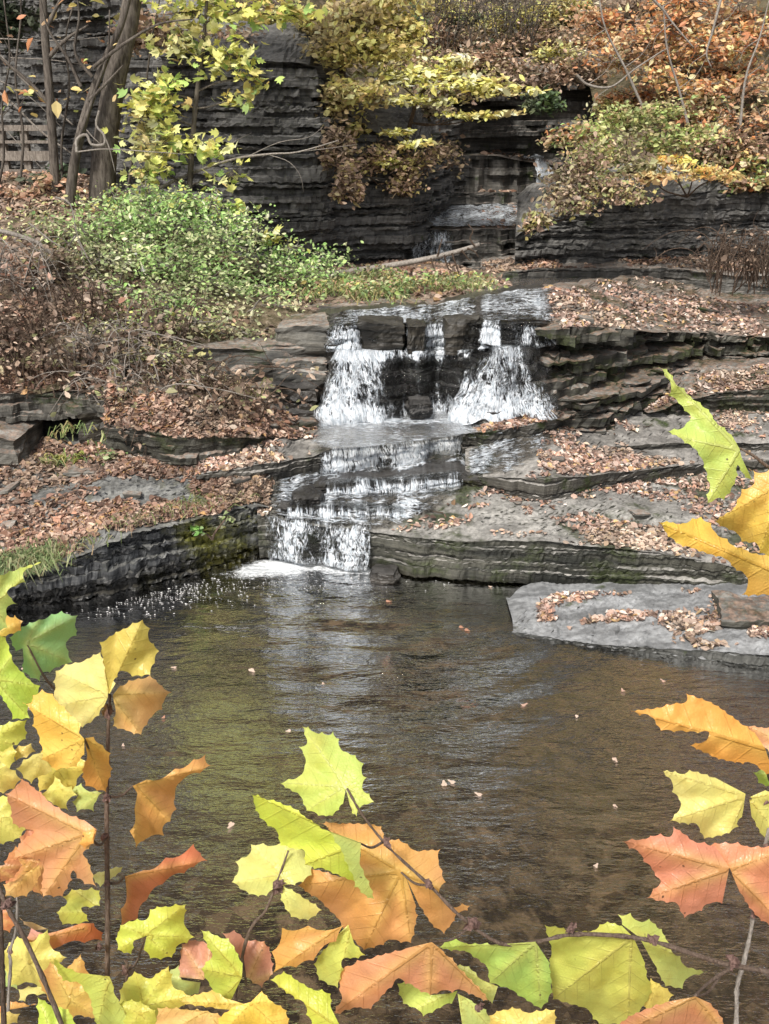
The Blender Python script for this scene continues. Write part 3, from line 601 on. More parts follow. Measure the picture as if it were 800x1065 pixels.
stone('rock_slab', 'long grey slab left of the pair lying along the shelf above the crest', 318, 402, 319, 336, 13.0, .8, 41, M_stone, layers=2, sq=.2)
stone('rock_slab', 'long brown-edged slab right of the pair lying along the shelf above the crest', 394, 512, 317, 334, 13.1, .9, 42, M_stone, layers=2, sq=.2)
stone('rock_slab', 'flat stone at the water edge where the shelf meets the upper pool', 486, 560, 308, 326, 13.4, .9, 43, M_stone, layers=2, sq=.2)
stone('rock_slab', 'dark tilted slab leaning beside the top of the lower fall', 284, 337, 511, 524, 9.75, .35, 46, M_dark, layers=2, tilt=(0, .22, 0))
stone('boulder', 'rounded wet brown stone in the stream just above the lower fall', 303, 335, 517, 543, 9.45, .4, 47, M_wet, sq=.5)
stone('boulder', 'small dark stone splashed at the right foot of the lower fall', 386, 414, 597, 607, 8.75, .25, 48, M_wet, sq=.4)
stone('boulder', 'low dark rock at the foot of the main fall between the two streams', 424, 450, 420, 433, YA-.16, .4, 53, M_wet, layers=3, sq=.3)
stone('boulder', 'small wet stone breaking the white water below the middle step', 366, 390, 493, 505, 10.2, .3, 55, M_wet, sq=.5)
stone('boulder', 'flat mossy stone on the right edge of the lower leaf-covered shelf', 752, 830, 648, 690, 7.55, .6, 57, M_mossy, layers=4, sq=.2)
stone('rock_slab', 'grey stepped rock at the left frame edge below the overhanging shelf', -40, 18, 450, 486, 10.4, .8, 60, M_stone, layers=4)
stone('boulder', 'dark upright block closing the right end of the overhanging shelf', 84, 134, 422, 466, 10.75, .7, 63, M_dark, layers=5, sq=.2)
stone('rock_slab', 'long low dark ledge rock half covered with leaves left of the box-shaped rock', 122, 212, 447, 482, 10.35, .6, 66, M_dark, layers=4, sq=.2)
stone('rock_slab', 'flat grey stone lying on the left shelf above the mossy stream wall', 70, 150, 492, 508, 9.9, .6, 67, M_stone, layers=2)
stone('rock_slab', 'pale flat slab capping the right end of the overhanging shelf', 92, 124, 404, 419, 10.6, .6, 64, M_stone, layers=2)
stone('rock_slab', 'thin brown stone bedded in the leaves between the box-shaped rock and the main fall', 276, 336, 437, 452, 11.0, .5, 65, M_mossy, layers=3)

# ------------------------------------------------------------------ leaves as many small faces
def leaves(pts, size, pal, upb=.6, lw=.62, jit=.3, seed=0, tone=1.0, droop=0.0, lobed=False):
    r = np.random.default_rng(seed); n = len(pts)
    a = r.standard_normal((n, 3)); a[:, 2] = a[:, 2]*.5-droop; a /= np.linalg.norm(a, axis=1)[:, None]
    u = r.standard_normal((n, 3))*(1-upb)+np.array([0, -.25, 1.0])*upb
    b = np.cross(u, a); b /= np.linalg.norm(b, axis=1)[:, None]+1e-9; nn = np.cross(a, b)
    L = size*np.exp(np.clip(jit*r.standard_normal(n), -1.1, .62))[:, None]; W = L*lw*r.uniform(.75, 1.2, (n, 1)); f = L*r.uniform(-.1, .22, (n, 1))
    if lobed:
        pr = np.array([(-.42, 0, 0), (-.30, .34, .5), (-.02, .62, 1), (.06, .27, .4), (.34, .40, .7), (.30, .14, .2), (.62, 0, 0), (.30, -.14, .2), (.34, -.40, .7), (.06, -.27, .4), (-.02, -.62, 1), (-.30, -.34, .5)])
        V = np.stack([pts+a*L*q[0]+b*W*q[1]+nn*f*q[2]*.8 for q in pr], 1).reshape(-1, 3); m = len(pr); i = np.arange(n)*m
        tri = [(0, 1, 3), (1, 2, 3), (0, 3, 5), (3, 4, 5), (0, 5, 7), (5, 6, 7), (0, 7, 9), (7, 8, 9), (0, 9, 11), (9, 10, 11)]
        F = np.concatenate([np.stack([i+x, i+y, i+z], -1) for x, y, z in tri])
    else:
        V = np.stack([pts-a*L*.5, pts+b*W*.42+nn*f-a*L*.2, pts+b*W*.40+nn*f+a*L*.12, pts+a*L*.52, pts-b*W*.40+nn*f+a*L*.12, pts-b*W*.42+nn*f-a*L*.2], 1).reshape(-1, 3); m = 6
        i = np.arange(n)*m; F = np.concatenate([np.stack([i, i+1, i+2, i+3], -1), np.stack([i, i+3, i+4, i+5], -1)])
    p = lin(pal); k = r.integers(0, len(p), n); k2 = r.integers(0, len(p), n); t = r.uniform(0, .5, (n, 1))
    c = (p[k]*(1-t)+p[k2]*t)*r.uniform(.65, 1.25, (n, 1))*tone
    cl = fbm(pts[:, 0]*2.2, pts[:, 1]*2.2, pts[:, 2]*2.2, 71, 3)[:, None]      # light and dark clumps, some browner
    c = c*(1+.75*cl); br = np.clip(fbm(pts[:, 0]*1.5, pts[:, 1]*1.5, pts[:, 2]*1.5, 83, 3)*2.2, 0, .5)[:, None]
    c = c*(1-br)+br*c.mean(1)[:, None]*np.array([1.22, .98, .72])
    return V, F, np.repeat(np.clip(c, .004, .9), m, 0)
YEL = [(222, 206, 112), (236, 222, 140), (204, 188, 96), (186, 182, 100), (244, 232, 160), (170, 150, 90)]
LIME = [(204, 206, 100), (226, 216, 122), (172, 194, 104), (238, 214, 134), (228, 192, 124), (138, 170, 96)]
GRN = [(136, 172, 96), (112, 150, 82), (160, 192, 112), (190, 204, 150), (104, 128, 82), (204, 210, 160)]
DGR = [(56, 78, 48), (70, 92, 54), (44, 62, 40)]
ORG = [(214, 142, 88), (206, 128, 76), (220, 172, 124), (180, 124, 92), (206, 164, 128), (164, 126, 98), (200, 178, 124), (172, 150, 120)]
BRN = [(156, 128, 108), (182, 152, 130), (128, 102, 84), (204, 178, 156), (110, 88, 74)]
OLV = [(172, 162, 96), (190, 178, 104), (146, 140, 88), (206, 190, 112), (130, 118, 80), (160, 138, 96)]
MIX = [(146, 156, 98), (168, 174, 116), (168, 140, 108), (136, 116, 90), (190, 180, 124), (120, 132, 86)]
LIT = [(214, 184, 168), (196, 164, 148), (166, 132, 116), (230, 210, 196), (134, 104, 90), (204, 156, 130), (240, 224, 212), (188, 152, 138), (110, 86, 76), (204, 180, 166), (92, 66, 52), (80, 60, 50), (214, 178, 120), (150, 110, 84)]
def clump_points(c, rad, n, nsub, r, flat=1.0, spread=.5):
    d = r.standard_normal((nsub, 3)); d /= np.linalg.norm(d, axis=1)[:, None]
    tips = c + d*rad*(r.uniform(.25, 1.0, (nsub, 1))**.6)
    k = r.integers(0, nsub, n); t = r.uniform(.35, 1.05, (n, 1))
    root = c+(tips-c)*.1
    p = root[k]+(tips[k]-root[k])*t + r.standard_normal((n, 3))*rad*np.array([1, 1, flat])*spread*.33
    return p, tips
def hit(u, v):
    Y = np.arange(15.6, 41.5, .1); r = ray(u, v); P = CAMP+np.outer(Y/r[1], r); h = hill_z(P[:, 0], P[:, 1])
    k = np.where(P[:, 2] < h)[0]
    return P[k[0]] if len(k) else P[-1]
PLANT_N = [100]
def plant(name, label, cat, base, clumps, pal, leaf=.09, lobed=False, dens=1.0, stems=1, trunk=None, trunk_r=.03, bark=None, group=None, flat=1.0, spread=.5, upb=.6, droop=0., tone=1.0, sub=14, twig_r=.006, trunk_name='stem', crown='foliage', nleaf=None, lw=.62):
    """base world point; clumps (u, v, Y, ru, rv, n) in photo measure; trunk: world polyline"""
    PLANT_N[0] += 1; r = np.random.default_rng(PLANT_N[0])
    bark = bark or M_twig
    root = empty(name, base, label, cat, group)
    wood = MB(); lv = MB()
    tr = None
    if trunk is not None:
        tr = curve(trunk, 24); rr = np.linspace(trunk_r, trunk_r*.35, len(tr)); tm = MB(); tm.add(*tube(tr, rr, 9)); tm.build(trunk_name, bark, root, True)
    for (u, v, Y, ru, rv, n) in clumps:
        c = D(u, v, Y); m = ((c-CAMP)@FWD)/FPX; rad = np.array([ru*m, (ru+rv)*.45*m, rv*m])
        p, tips = clump_points(c, rad, max(6, int(n*dens)), max(4, int(sub*(.6+.02*ru))), r, flat, spread)
        lv.add(*leaves(p, leaf, pal, upb, lw, seed=r.integers(1e6), tone=tone, droop=droop, lobed=lobed))
        src = np.array(base, float)
        if tr is not None:
            dd = np.linalg.norm(tr-c, axis=1)+np.maximum(0, tr[:, 2]-c[2]+.1)*1.5; src = tr[np.argmin(dd)]
        mid = (src+c)/2+r.standard_normal(3)*.08*np.linalg.norm(c-src)
        q = curve([src, mid, c], 10); wood.add(*tube(q, np.linspace(twig_r*2.6, twig_r*1.2, len(q)), 5))
        for tp in tips:
            q = curve([c, (c+tp)/2+r.standard_normal(3)*.12*rad, tp], 6); wood.add(*tube(q, np.linspace(twig_r*1.1, twig_r*.4, len(q)), 4))
    wood.build('branch', bark, root, True); lv.build(crown, M_leaf, root)
    return root

# trees and shrubs of the left bank --------------------------------------------------
tb = D(104, 212, 14.2); ttop = D(139, -10, 14.2)
plant('large_tree', 'large grey-brown tree trunk rising from the left bank behind the green shrubs', 'tree', tb,
      [(60, -190, 14.8, 120, 60, 900), (230, -230, 15, 120, 60, 900), (140, -300, 14.5, 150, 70, 900)], OLV, leaf=.13, trunk=[tb-np.array([0, 0, .3]), D(108, 170, 14.2), D(118, 90, 14.2), ttop, D(150, -200, 14.4), D(150, -330, 14.5)], trunk_r=.20, bark=M_bark, trunk_name='trunk', crown='crown', twig_r=.02)
def stem_thing(name, label, pts, r0, r1, mat, cat='tree', twigs=(), group=None, n=7, leafs=None):
    P = np.array(pts); root = empty(name, P[0], label, cat, group); m = MB(); q = curve(P, 24); m.add(*tube(q, np.linspace(r0, r1, len(q)), n)); m.build('trunk', mat, root, True)
    if len(twigs):
        for tw in twigs: t = MB(); q = curve(np.array(tw), 14); t.add(*tube(q, np.linspace(r1*.8, r1*.25, len(q)), 5)); t.build('branch', mat, root, True)
    if leafs:
        lv = MB(); rr = np.random.default_rng(len(label))
        for (u, v, Y, sx, sy, k, pal) in leafs:
            c = D(u, v, Y); lv.add(*leaves(c+rr.standard_normal((k, 3))*np.array([sx, .2*sx*10*.1+.1, sy])*np.array([Y/FPX, 1, Y/FPX]), .13, pal, seed=rr.integers(1e6)))
        lv.build('foliage', M_leaf, root)
    return root
dl = lambda pts, Y: [D(u, v, Y) for u, v in pts]
stem_thing('sapling', 'thin upright grey sapling left of the large trunk, in front of the wooden railing', dl([(58, 200), (55, 150), (51, 90), (47, 40), (43, -30), (36, -160)], 14.6), .07, .045, M_bark,
           twigs=[dl([(50, 60), (70, 40), (92, 26)], 14.6), dl([(53, 110), (30, 85), (0, 60), (-20, 40)], 14.6), dl([(48, 30), (60, 5), (80, -30)], 14.6)], leafs=[(70, 95, 14.6, 14, 5, 26, LIME), (95, 8, 14.6, 10, 6, 18, LIME), (50, 110, 14.6, 8, 6, 12, ORG)])
stem_thing('sapling', 'leaning forked sapling crossing in front of the large trunk', dl([(72, 212), (78, 165), (90, 115), (108, 65), (126, 25), (138, -20)], 13.9), .075, .035, M_bark,
           twigs=[dl([(80, 150), (100, 92), (112, 55), (114, 10)], 13.8), dl([(97, 70), (130, 45), (165, 25), (200, 20)], 13.8), dl([(92, 105), (112, 85), (128, 68)], 13.8), dl([(84, 90), (70, 60), (50, 30), (40, -10)], 13.8), dl([(96, 80), (78, 55), (82, 20), (80, -10)], 13.8)])
stem_thing('vine', 'pale twisted vine looping between the sapling and the large trunk', dl([(80, 158), (80, 145), (90, 140), (95, 150), (108, 150), (108, 140), (100, 130), (103, 115)], 13.6), .022, .014, M_pale, 'vine',
           twigs=[dl([(90, 135), (97, 143), (105, 150)], 13.6), dl([(108, 140), (114, 155), (120, 180)], 13.6), dl([(80, 158), (110, 155), (160, 158), (190, 160)], 13.6)])
stem_thing('fallen_branch', 'pale bare branch arching over the dry brush from the left frame edge', dl([(-30, 236), (0, 240), (38, 252), (62, 272), (85, 292), (112, 304)], 12.6), .035, .016, M_pale, 'branch',
           twigs=[dl([(58, 205), (73, 212), (79, 238), (86, 265), (90, 290)], 12.6), dl([(79, 245), (68, 258), (52, 262)], 12.6), dl([(82, 250), (95, 275), (106, 286)], 12.6), dl([(30, 232), (62, 256), (100, 270), (126, 276)], 12.7)])
stem_thing('fallen_branch', 'long bare grey branch slanting out in front of the dark cliff', dl([(120, 218), (160, 198), (205, 178), (245, 165), (282, 160), (310, 158), (352, 146)], 14.4), .028, .008, M_pale, 'branch',
           twigs=[dl([(255, 164), (290, 148), (320, 143), (336, 132)], 14.4), dl([(280, 161), (300, 168), (312, 182), (316, 200)], 14.4), dl([(300, 159), (335, 155), (372, 150)], 14.4), dl([(225, 172), (240, 150), (262, 138)], 14.4)])
stem_thing('fallen_branch', 'upper of two pale dead poles leaning by the railing', dl([(0, 58), (40, 98), (76, 130)], 15.2), .022, .012, M_pale, 'branch', twigs=[dl([(-10, 118), (20, 150), (50, 182)], 15.2)])
stem_thing('fallen_branch', 'lower of two pale dead poles leaning by the railing', dl([(-20, 82), (10, 105), (42, 136), (75, 160)], 15.0), .02, .012, M_pale, 'branch', twigs=[dl([(0, 84), (30, 100), (70, 138)], 15.0), dl([(10, 60), (50, 62), (95, 68)], 15.0), dl([(-5, 40), (60, 42), (110, 38)], 15.1)])
for lab, pts, tw in (('thin bare stem left of the upright grey sapling', [(20, 200), (24, 140), (16, 80), (22, 10), (15, -40)], [[(20, 110), (40, 84), (62, 70)], [(18, 70), (4, 40), (-10, 20)]]),
        ('thin bare curved stem between the upright sapling and the leaning sapling', [(66, 205), (64, 150), (72, 90), (68, 40), (84, -20)], [[(70, 95), (92, 74), (118, 66)], [(69, 60), (52, 36), (40, 20)]]),
        ('thin leaning stem just right of the large trunk', [(132, 205), (140, 150), (150, 100), (158, 40), (170, -20)], [[(150, 100), (172, 84), (196, 80)], [(156, 50), (140, 24), (132, 0)]]),
        ('thin pale stem at the far left behind the pink leaved plant', [(-4, 205), (4, 160), (2, 110), (10, 60), (4, 0)], [[(3, 120), (24, 100), (44, 96)], [(8, 66), (30, 50), (60, 44)]])):
    stem_thing('bare_shrub', lab, dl(pts, 14.9), .022, .009, M_bark, 'shrub', twigs=[dl(t_, 14.9) for t_ in tw], leafs=[(pts[2][0]+10, pts[2][1], 14.9, 16, 12, 12, LIME), (pts[3][0], pts[3][1], 14.9, 14, 12, 10, ORG)])
# low fence
fr = empty('wooden_railing', D(15, 190, 16.6), 'weathered wooden railing with square posts at the left frame edge', 'fence')
for u in (-34, -12, 10, 33): 
    m = MB(); a, b = D(u, 196, 16.6), D(u, 130, 16.6); w = .055
    V = np.array([[x, y, z] for z in (a[2], b[2]) for x, y in ((a[0]-w, a[1]-w), (a[0]+w, a[1]-w), (a[0]+w, a[1]+w), (a[0]-w, a[1]+w))])
    m.add(V, np.array([[0, 1, 5, 4], [1, 2, 6, 5], [2, 3, 7, 6], [3, 0, 4, 7], [4, 5, 6, 7]])); m.build('post', M_wood, fr)
for v0, v1, dy in ((130, 136, -.07), (157, 167, -.085), (146, 149, -.085), (176, 180, -.085)):
    m = MB(); a, b = D(-60, v1, 16.6+dy), D(56, v0, 16.6+dy); 
    V = np.array([[x, y, z] for z in (a[2], b[2]) for x, y in ((a[0], a[1]-.02), (b[0], a[1]-.02), (b[0], a[1]+.02), (a[0], a[1]+.02))])
    m.add(V, np.array([[0, 1, 5, 4], [1, 2, 6, 5], [2, 3, 7, 6], [3, 0, 4, 7], [4, 5, 6, 7], [3, 2, 1, 0]])); m.build('rail', M_wood, fr)

yb = D(196, 215, 14.3)
plant('yellow_tree', 'slender tree with large yellow and lime leaves in front of the dark cliff, left', 'tree', yb,
      [(200, 12, 14.3, 40, 14, 70), (252, 8, 14.3, 48, 15, 90), (305, 16, 14.4, 24, 12, 40), (192, 46, 14.2, 34, 18, 75), (238, 56, 14.2, 34, 18, 75), (262, 84, 14.2, 14, 14, 26), (244, 102, 14.2, 20, 9, 22), (172, 96, 14.1, 26, 20, 66), (150, 122, 14.1, 28, 22, 84), (168, 150, 14.0, 36, 20, 92), (212, 155, 14.0, 28, 11, 40), (152, 178, 14.0, 22, 12, 36), (240, 182, 14.0, 24, 20, 20), (235, 215, 13.9, 24, 14, 14), (285, 248, 13.8, 8, 7, 10), (215, -60, 14.4, 90, 40, 220), (310, -60, 14.6, 60, 30, 160)],
      LIME, leaf=.112, lobed=True, dens=1.9, trunk=[yb, D(200, 150, 14.3), D(205, 95, 14.3), D(212, 40, 14.3), D(222, -90, 14.3)], trunk_r=.045, bark=M_bark, sub=12, lw=.95, trunk_name='trunk', crown='crown', spread=1.25, tone=1.5)
plant('evergreen_tree', 'dark green tree crown cut by the top left corner', 'tree', D(-30, 190, 18.5), [(5, 20, 18.3, 38, 26, 1100), (-40, -20, 18.3, 50, 45, 800), (10, -60, 18.3, 60, 40, 800)], DGR, leaf=.12, trunk=[D(-30, 190, 18.5), D(-25, 60, 18.5), D(-10, -80, 18.5)], trunk_r=.12, trunk_name='trunk', crown='crown', twig_r=.012)
def grp(nm, lab, cl, pal, **kw):
    u = np.mean([c[0] for c in cl]); Y = np.mean([c[2] for c in cl]); v = max(c[1]+c[4] for c in cl); p = D(u, v, Y); p[2] = float(bank_z(p[0], p[1])) if 10.9 < Y < 21 and p[0] < 2.3 else p[2]
    return plant(nm, lab, 'shrub', p, cl, pal, **kw)
SH = dict(leaf=.056, tone=1.55, spread=1.25, sub=24, flat=.8, droop=.2, dens=.95, bark=M_pale, twig_r=.005)
grp('green_shrub', 'light green shrub under the large tree trunk', [(85, 240, 13.2, 50, 22, 800), (135, 226, 13.4, 48, 22, 800), (160, 208, 13.7, 42, 15, 500), (110, 268, 12.9, 44, 22, 650)], GRN, **SH)
grp('green_shrub', 'widest bright green shrub filling the middle of the left bank', [(185, 236, 13.4, 54, 26, 1100), (232, 250, 13.3, 52, 24, 1100), (170, 276, 12.9, 52, 26, 1000), (215, 292, 12.8, 50, 24, 1000), (240, 226, 13.7, 34, 16, 420), (200, 214, 13.7, 34, 12, 320)], GRN, **SH)
grp('green_shrub', 'low green shrub at the foot of the dark cliff, beside the weeds', [(270, 276, 13.9, 46, 20, 900), (312, 286, 14.0, 40, 18, 650), (338, 274, 14.6, 30, 16, 420), (255, 302, 13.2, 40, 16, 500)], GRN, **SH)
grp('green_shrub', 'thin green shrub with bare twigs above the broad grey slab', [(215, 325, 12.4, 42, 18, 420), (180, 322, 12.3, 40, 20, 480), (250, 330, 12.5, 30, 12, 220)], GRN, **SH)
grp('leafy_plant', 'pink and orange leaved plant at the left frame edge under the railing', [(20, 205, 14.4, 34, 12, 150), (-10, 225, 14, 30, 14, 120), (50, 190, 14.6, 24, 9, 90)], [(222, 160, 130), (206, 140, 100), (230, 180, 150), (150, 160, 90)], leaf=.10)
grp('leafy_plant', 'blue-green low plant beside the base of the large trunk', [(45, 190, 14.8, 24, 12, 160), (62, 180, 15, 20, 12, 100)], [(96, 124, 92), (120, 146, 110), (80, 104, 76)], leaf=.10)
grp('leafy_plant', 'lime yellow sprig hanging over the broad grey slab', [(150, 366, 11.4, 18, 8, 26), (185, 378, 11.3, 18, 8, 26), (192, 395, 11.25, 10, 6, 12), (205, 372, 11.4, 10, 6, 10)], LIME, leaf=.10, sub=4)
grp('leafy_plant', 'small yellow leafed seedling above the leaf-covered left shelf', [(149, 482, 10.2, 7, 8, 7)], LIME, leaf=.10, sub=3)
grp('leafy_plant', 'green-leaved seedling on the mossy stream wall', [(236, 538, 9.05, 10, 7, 14), (206, 552, 9.0, 14, 9, 16)], [(110, 170, 70), (140, 190, 90), (200, 205, 180)], leaf=.075, sub=4)
grp('fern', 'yellow-green fern below the dark overhang on the left', [(55, 478, 10.25, 15, 8, 90), (72, 492, 10.2, 15, 12, 120), (84, 476, 10.25, 10, 9, 50)], [(150, 160, 60), (128, 142, 56), (178, 176, 84)], leaf=.07, lw=.3, droop=.5, sub=9)
grp('green_shrub', 'loose upright green sprays reaching up in front of the cliff beside the large trunk', [(150, 196, 13.6, 14, 18, 90), (186, 204, 13.5, 16, 20, 110), (222, 212, 13.6, 14, 18, 90), (262, 240, 13.7, 18, 18, 110), (300, 258, 14.0, 18, 14, 90), (120, 205, 13.6, 14, 14, 80)], GRN+LIME[:2], **SH)
grp('green_shrub', 'pale green shrub in front of the widest green shrub', [(110, 305, 12.5, 46, 20, 420), (165, 312, 12.5, 44, 20, 420), (90, 285, 12.7, 34, 18, 300), (140, 262, 13.0, 40, 20, 420)], GRN+[(190, 180, 140)], **SH)
grp('green_shrub', 'sparse green and tan shrub running down to the pale boulder', [(250, 345, 12.1, 30, 10, 160), (285, 318, 12.8, 36, 12, 260), (225, 345, 12.0, 30, 14, 200), (300, 305, 13.4, 30, 12, 220)], GRN+[(196, 170, 136), (176, 150, 120)], **SH)
grp('green_shrub', 'tall pale green sprays behind the arching pale branch', [(95, 215, 14.0, 40, 16, 260), (40, 225, 13.9, 40, 16, 260), (70, 240, 13.5, 44, 18, 320), (10, 245, 13.4, 34, 16, 220)], GRN+LIME[:2]+[(214, 170, 140)], **SH)
grp('green_shrub', 'sparse green shrub spilling down the bank in front of the dry stems', [(205, 335, 11.75, 34, 16, 240), (175, 368, 11.2, 30, 16, 200), (195, 405, 10.8, 26, 16, 150), (160, 335, 11.8, 34, 16, 200), (110, 340, 11.6, 30, 14, 140)], GRN+LIME[:2], **SH)
grp('dry_shrub', 'tan withered shrub between the brambles and the green shrubs', [(60, 275, 12.6, 44, 20, 420), (100, 330, 12.0, 44, 20, 420), (150, 345, 11.9, 36, 18, 300)], BRN+MIX[:2], leaf=.07, tone=1.2)
# dry brush
def bramble(label, region, n, Y, pal, dens=200, length=.7, mat=None, leaf=.075, name='dry_bramble', group=None, up=.8):
    """region (u, v, ru, rv): arching dead stems rooted on the ground"""
    PLANT_N[0] += 1; r = np.random.default_rng(PLANT_N[0]); u, v, ru, rv = region
    b = D(u, v+rv, Y); root = empty(name, b, label, 'shrub', group); w = MB(); pts = []
    for i in range(n):
        uu, vv = u+ru*r.uniform(-1, 1), v+rv*r.uniform(-.5, 1); Yq = Y+r.uniform(-.35, .5)
        a = D(uu, vv, Yq); d = np.array([r.normal(0, .6), r.normal(-.15, .4), 0]); L = length*r.uniform(.4, 1.3)
        q = curve([a-np.array([0, 0, .15]), a+d*L*.35+np.array([0, 0, up*L*.5]), a+d*L*.8+np.array([0, 0, up*L*.55]), a+d*L*1.2+np.array([0, 0, up*L*r.uniform(-.1, .5)])], 12)
        w.add(*tube(q, np.linspace(.010, .003, len(q)), 4)); pts.append(q[3:])
        for s_ in range(2):
            k = r.integers(3, len(q)-2); e = q[k]+r.normal(0, .22, 3)*length; w.add(*tube(curve([q[k], (q[k]+e)/2+r.normal(0, .03, 3), e], 5), np.array([.005, .005, .004, .003, .002][:len(curve([q[k], (q[k]+e)/2, e], 5))]), 3))
    w.build('stem', mat or M_twig, root, True)
    P = np.vstack(pts); P = P[r.integers(0, len(P), dens)]+r.normal(0, .05, (dens, 3)); lv = MB(); lv.add(*leaves(P, leaf, pal, .35, seed=PLANT_N[0])); lv.build('foliage', M_leaf, root)
    return root
for i, (u, v, ru, rv, Y, n, lab) in enumerate([(20, 290, 40, 30, 12.4, 70, 'tangled brown bramble under the pale arching branch'), (75, 330, 45, 30, 11.9, 80, 'reddish brown bramble in the middle of the dry left bank'), (10, 355, 35, 28, 11.4, 60, 'dry bramble with tan leaves at the left frame edge'),
        (115, 372, 40, 26, 11.35, 70, 'bare dark bramble hanging over the overhanging shelf'), (165, 350, 35, 24, 11.8, 60, 'mixed brown and green bramble left of the broad grey slab'), (150, 436, 34, 22, 10.6, 45, 'thin dry bramble drooping beside the dark cave'), (185, 405, 36, 22, 10.95, 60, 'tan dry bramble over the leaves just left of the broad grey slab'), (140, 412, 36, 22, 10.8, 60, 'tangled dry stems hanging between the shelf and the dry grass'), (205, 432, 30, 16, 10.7, 40, 'short dry stems behind the box-shaped rock'), (45, 385, 44, 18, 11.1, 55, 'low dry bramble draped over the front of the overhanging shelf'), (245, 425, 32, 12, 10.8, 36, 'sparse dry twigs right of the box-shaped rock')]):
    bramble(lab, (u, v, ru, rv), n, Y, BRN+([(170, 176, 120), (220, 200, 180)] if i > 2 else [(190, 140, 120), (220, 200, 184)]), dens=420, mat=M_pale if i in (0, 3, 7) else None)
bramble('grey bare twiggy bush at the right frame edge below the cliff', (775, 272, 40, 26), 110, 14.6, BRN, dens=120, mat=M_twig, length=.6)
bramble('grey bare thicket at the top centre above the yellow tree', (500, 12, 60, 40), 120, 24.5, [(130, 126, 112), (150, 144, 128)], dens=500, length=1.3, mat=M_bark, leaf=.08)

# log ------------------------------------------------------------------------------
lr = empty('fallen_log', D(430, 274, 15.0), 'fallen bare trunk with broken twigs lying across the weeds', 'log')
m = MB(); m.add(*tube(curve(dl([(340, 286), (375, 281), (430, 272), (470, 263), (499, 254)], 15.0), 20), np.linspace(.055, .03, 21)[:len(curve(dl([(340, 286), (375, 281), (430, 272), (470, 263), (499, 254)], 15.0), 20))], 8)); m.build('trunk', M_pale, lr, True)
for tw in ([(494, 256), (489, 248), (492, 240), (487, 233)], [(470, 263), (476, 280), (478, 290)], [(480, 260), (488, 270), (491, 268)], [(462, 265), (466, 278), (470, 282)], [(455, 267), (458, 255), (460, 248)], [(486, 258), (494, 262), (498, 268)], [(448, 268), (452, 280), (456, 290)]):
    m = MB(); q = curve(dl(tw, 14.97), 10); m.add(*tube(q, np.linspace(.016, .006, len(q)), 5)); m.build('branch', M_twig, lr, True)
# weeds on the middle bank and grasses --------------------------------------------------
def blades(cs, n, h, r, pal, lean=.5, wd=.012):
    k = r.integers(0, len(cs), n); b = cs[k]+r.normal(0, 1, (n, 3))*np.array([.09, .09, .0]); d = r.normal(0, lean, (n, 3)); d[:, 2] = 0; hh = h*r.uniform(.4, 1.2, (n, 1))
    sd = np.column_stack([np.ones(n), r.normal(0, .5, n), np.zeros(n)]); sd /= np.linalg.norm(sd, axis=1)[:, None]; sd *= wd*r.uniform(.6, 1.3, (n, 1))
    m_ = b+d*hh*.4+np.array([0, 0, .65])*hh; tp = b+d*hh*1.05+np.column_stack([np.zeros(n), np.zeros(n), (.85-1.0*np.minimum(1.2, np.linalg.norm(d, axis=1))*.6)])*hh
    V = np.stack([b-sd, b+sd, m_+sd*.8, m_-sd*.8, tp], 1).reshape(-1, 3); i = np.arange(n)*5
    F = [np.stack([i, i+1, i+2, i+3], -1), np.stack([i+3, i+2, i+4], -1)]
    p = lin(pal); c = p[r.integers(0, len(p), n)]*r.uniform(.7, 1.2, (n, 1)); return V, F, np.repeat(c, 5, 0)
r0 = np.random.default_rng(77)
GRS = [(150, 170, 96), (120, 146, 76), (176, 182, 120), (190, 176, 120), (96, 120, 64)]
for (u, v, ru, rv, Y, n, lab) in [(350, 302, 30, 10, 13.9, 300, 'pale green weeds at the left end of the middle bank'), (385, 290, 26, 9, 14.5, 260, 'green weeds just below the fallen bare trunk'), (425, 300, 34, 9, 13.9, 330, 'tall light green weeds in the centre of the middle bank'), (470, 296, 30, 8, 14.2, 260, 'weeds under the broken twigs of the fallen trunk'), (495, 305, 16, 6, 14.0, 130, 'small weeds at the right tip of the middle bank'), (395, 308, 30, 6, 13.5, 200, 'short weeds behind the long shelf slabs')]:
    c = D(u, v+rv, Y); c[2] = float(bank_z(c[0], c[1])); rt = empty('weed_clump', c, lab, 'weeds'); mm = Y/FPX; N_ = 16
    cs = c+np.column_stack([r0.uniform(-ru, ru, N_)*mm, r0.uniform(-.4, .4, N_), np.zeros(N_)]); cs[:, 2] = bank_z(cs[:, 0], cs[:, 1])
    b_ = MB(); b_.add(*blades(cs, n//2, .24, r0, GRS+[(170, 140, 110)], .8, .008)); b_.build('stalk', M_leaf, rt)
    l_ = MB(); p = cs[r0.integers(0, N_, n)]+np.column_stack([r0.normal(0, .12, n), r0.normal(0, .1, n), r0.uniform(.02, .22, n)]); l_.add(*leaves(p, .060, GRN+[(214, 200, 110), (190, 150, 126), (170, 140, 110)], seed=n, tone=1.15)); l_.build('foliage', M_leaf, rt)
def grass(label, uvY, n, h, pal, lean=.5, name='grass', wd=.009):
    cs = np.array([D(*q) for q in uvY]); m_ = MB(); m_.add(*blades(cs, n, h, r0, pal, lean, wd)); o = m_.build(name, M_leaf); tag(o, label, 'grass', kind='stuff')
LWtop = lambda u: LW.lip[np.argmin(abs(LW.us-u))]
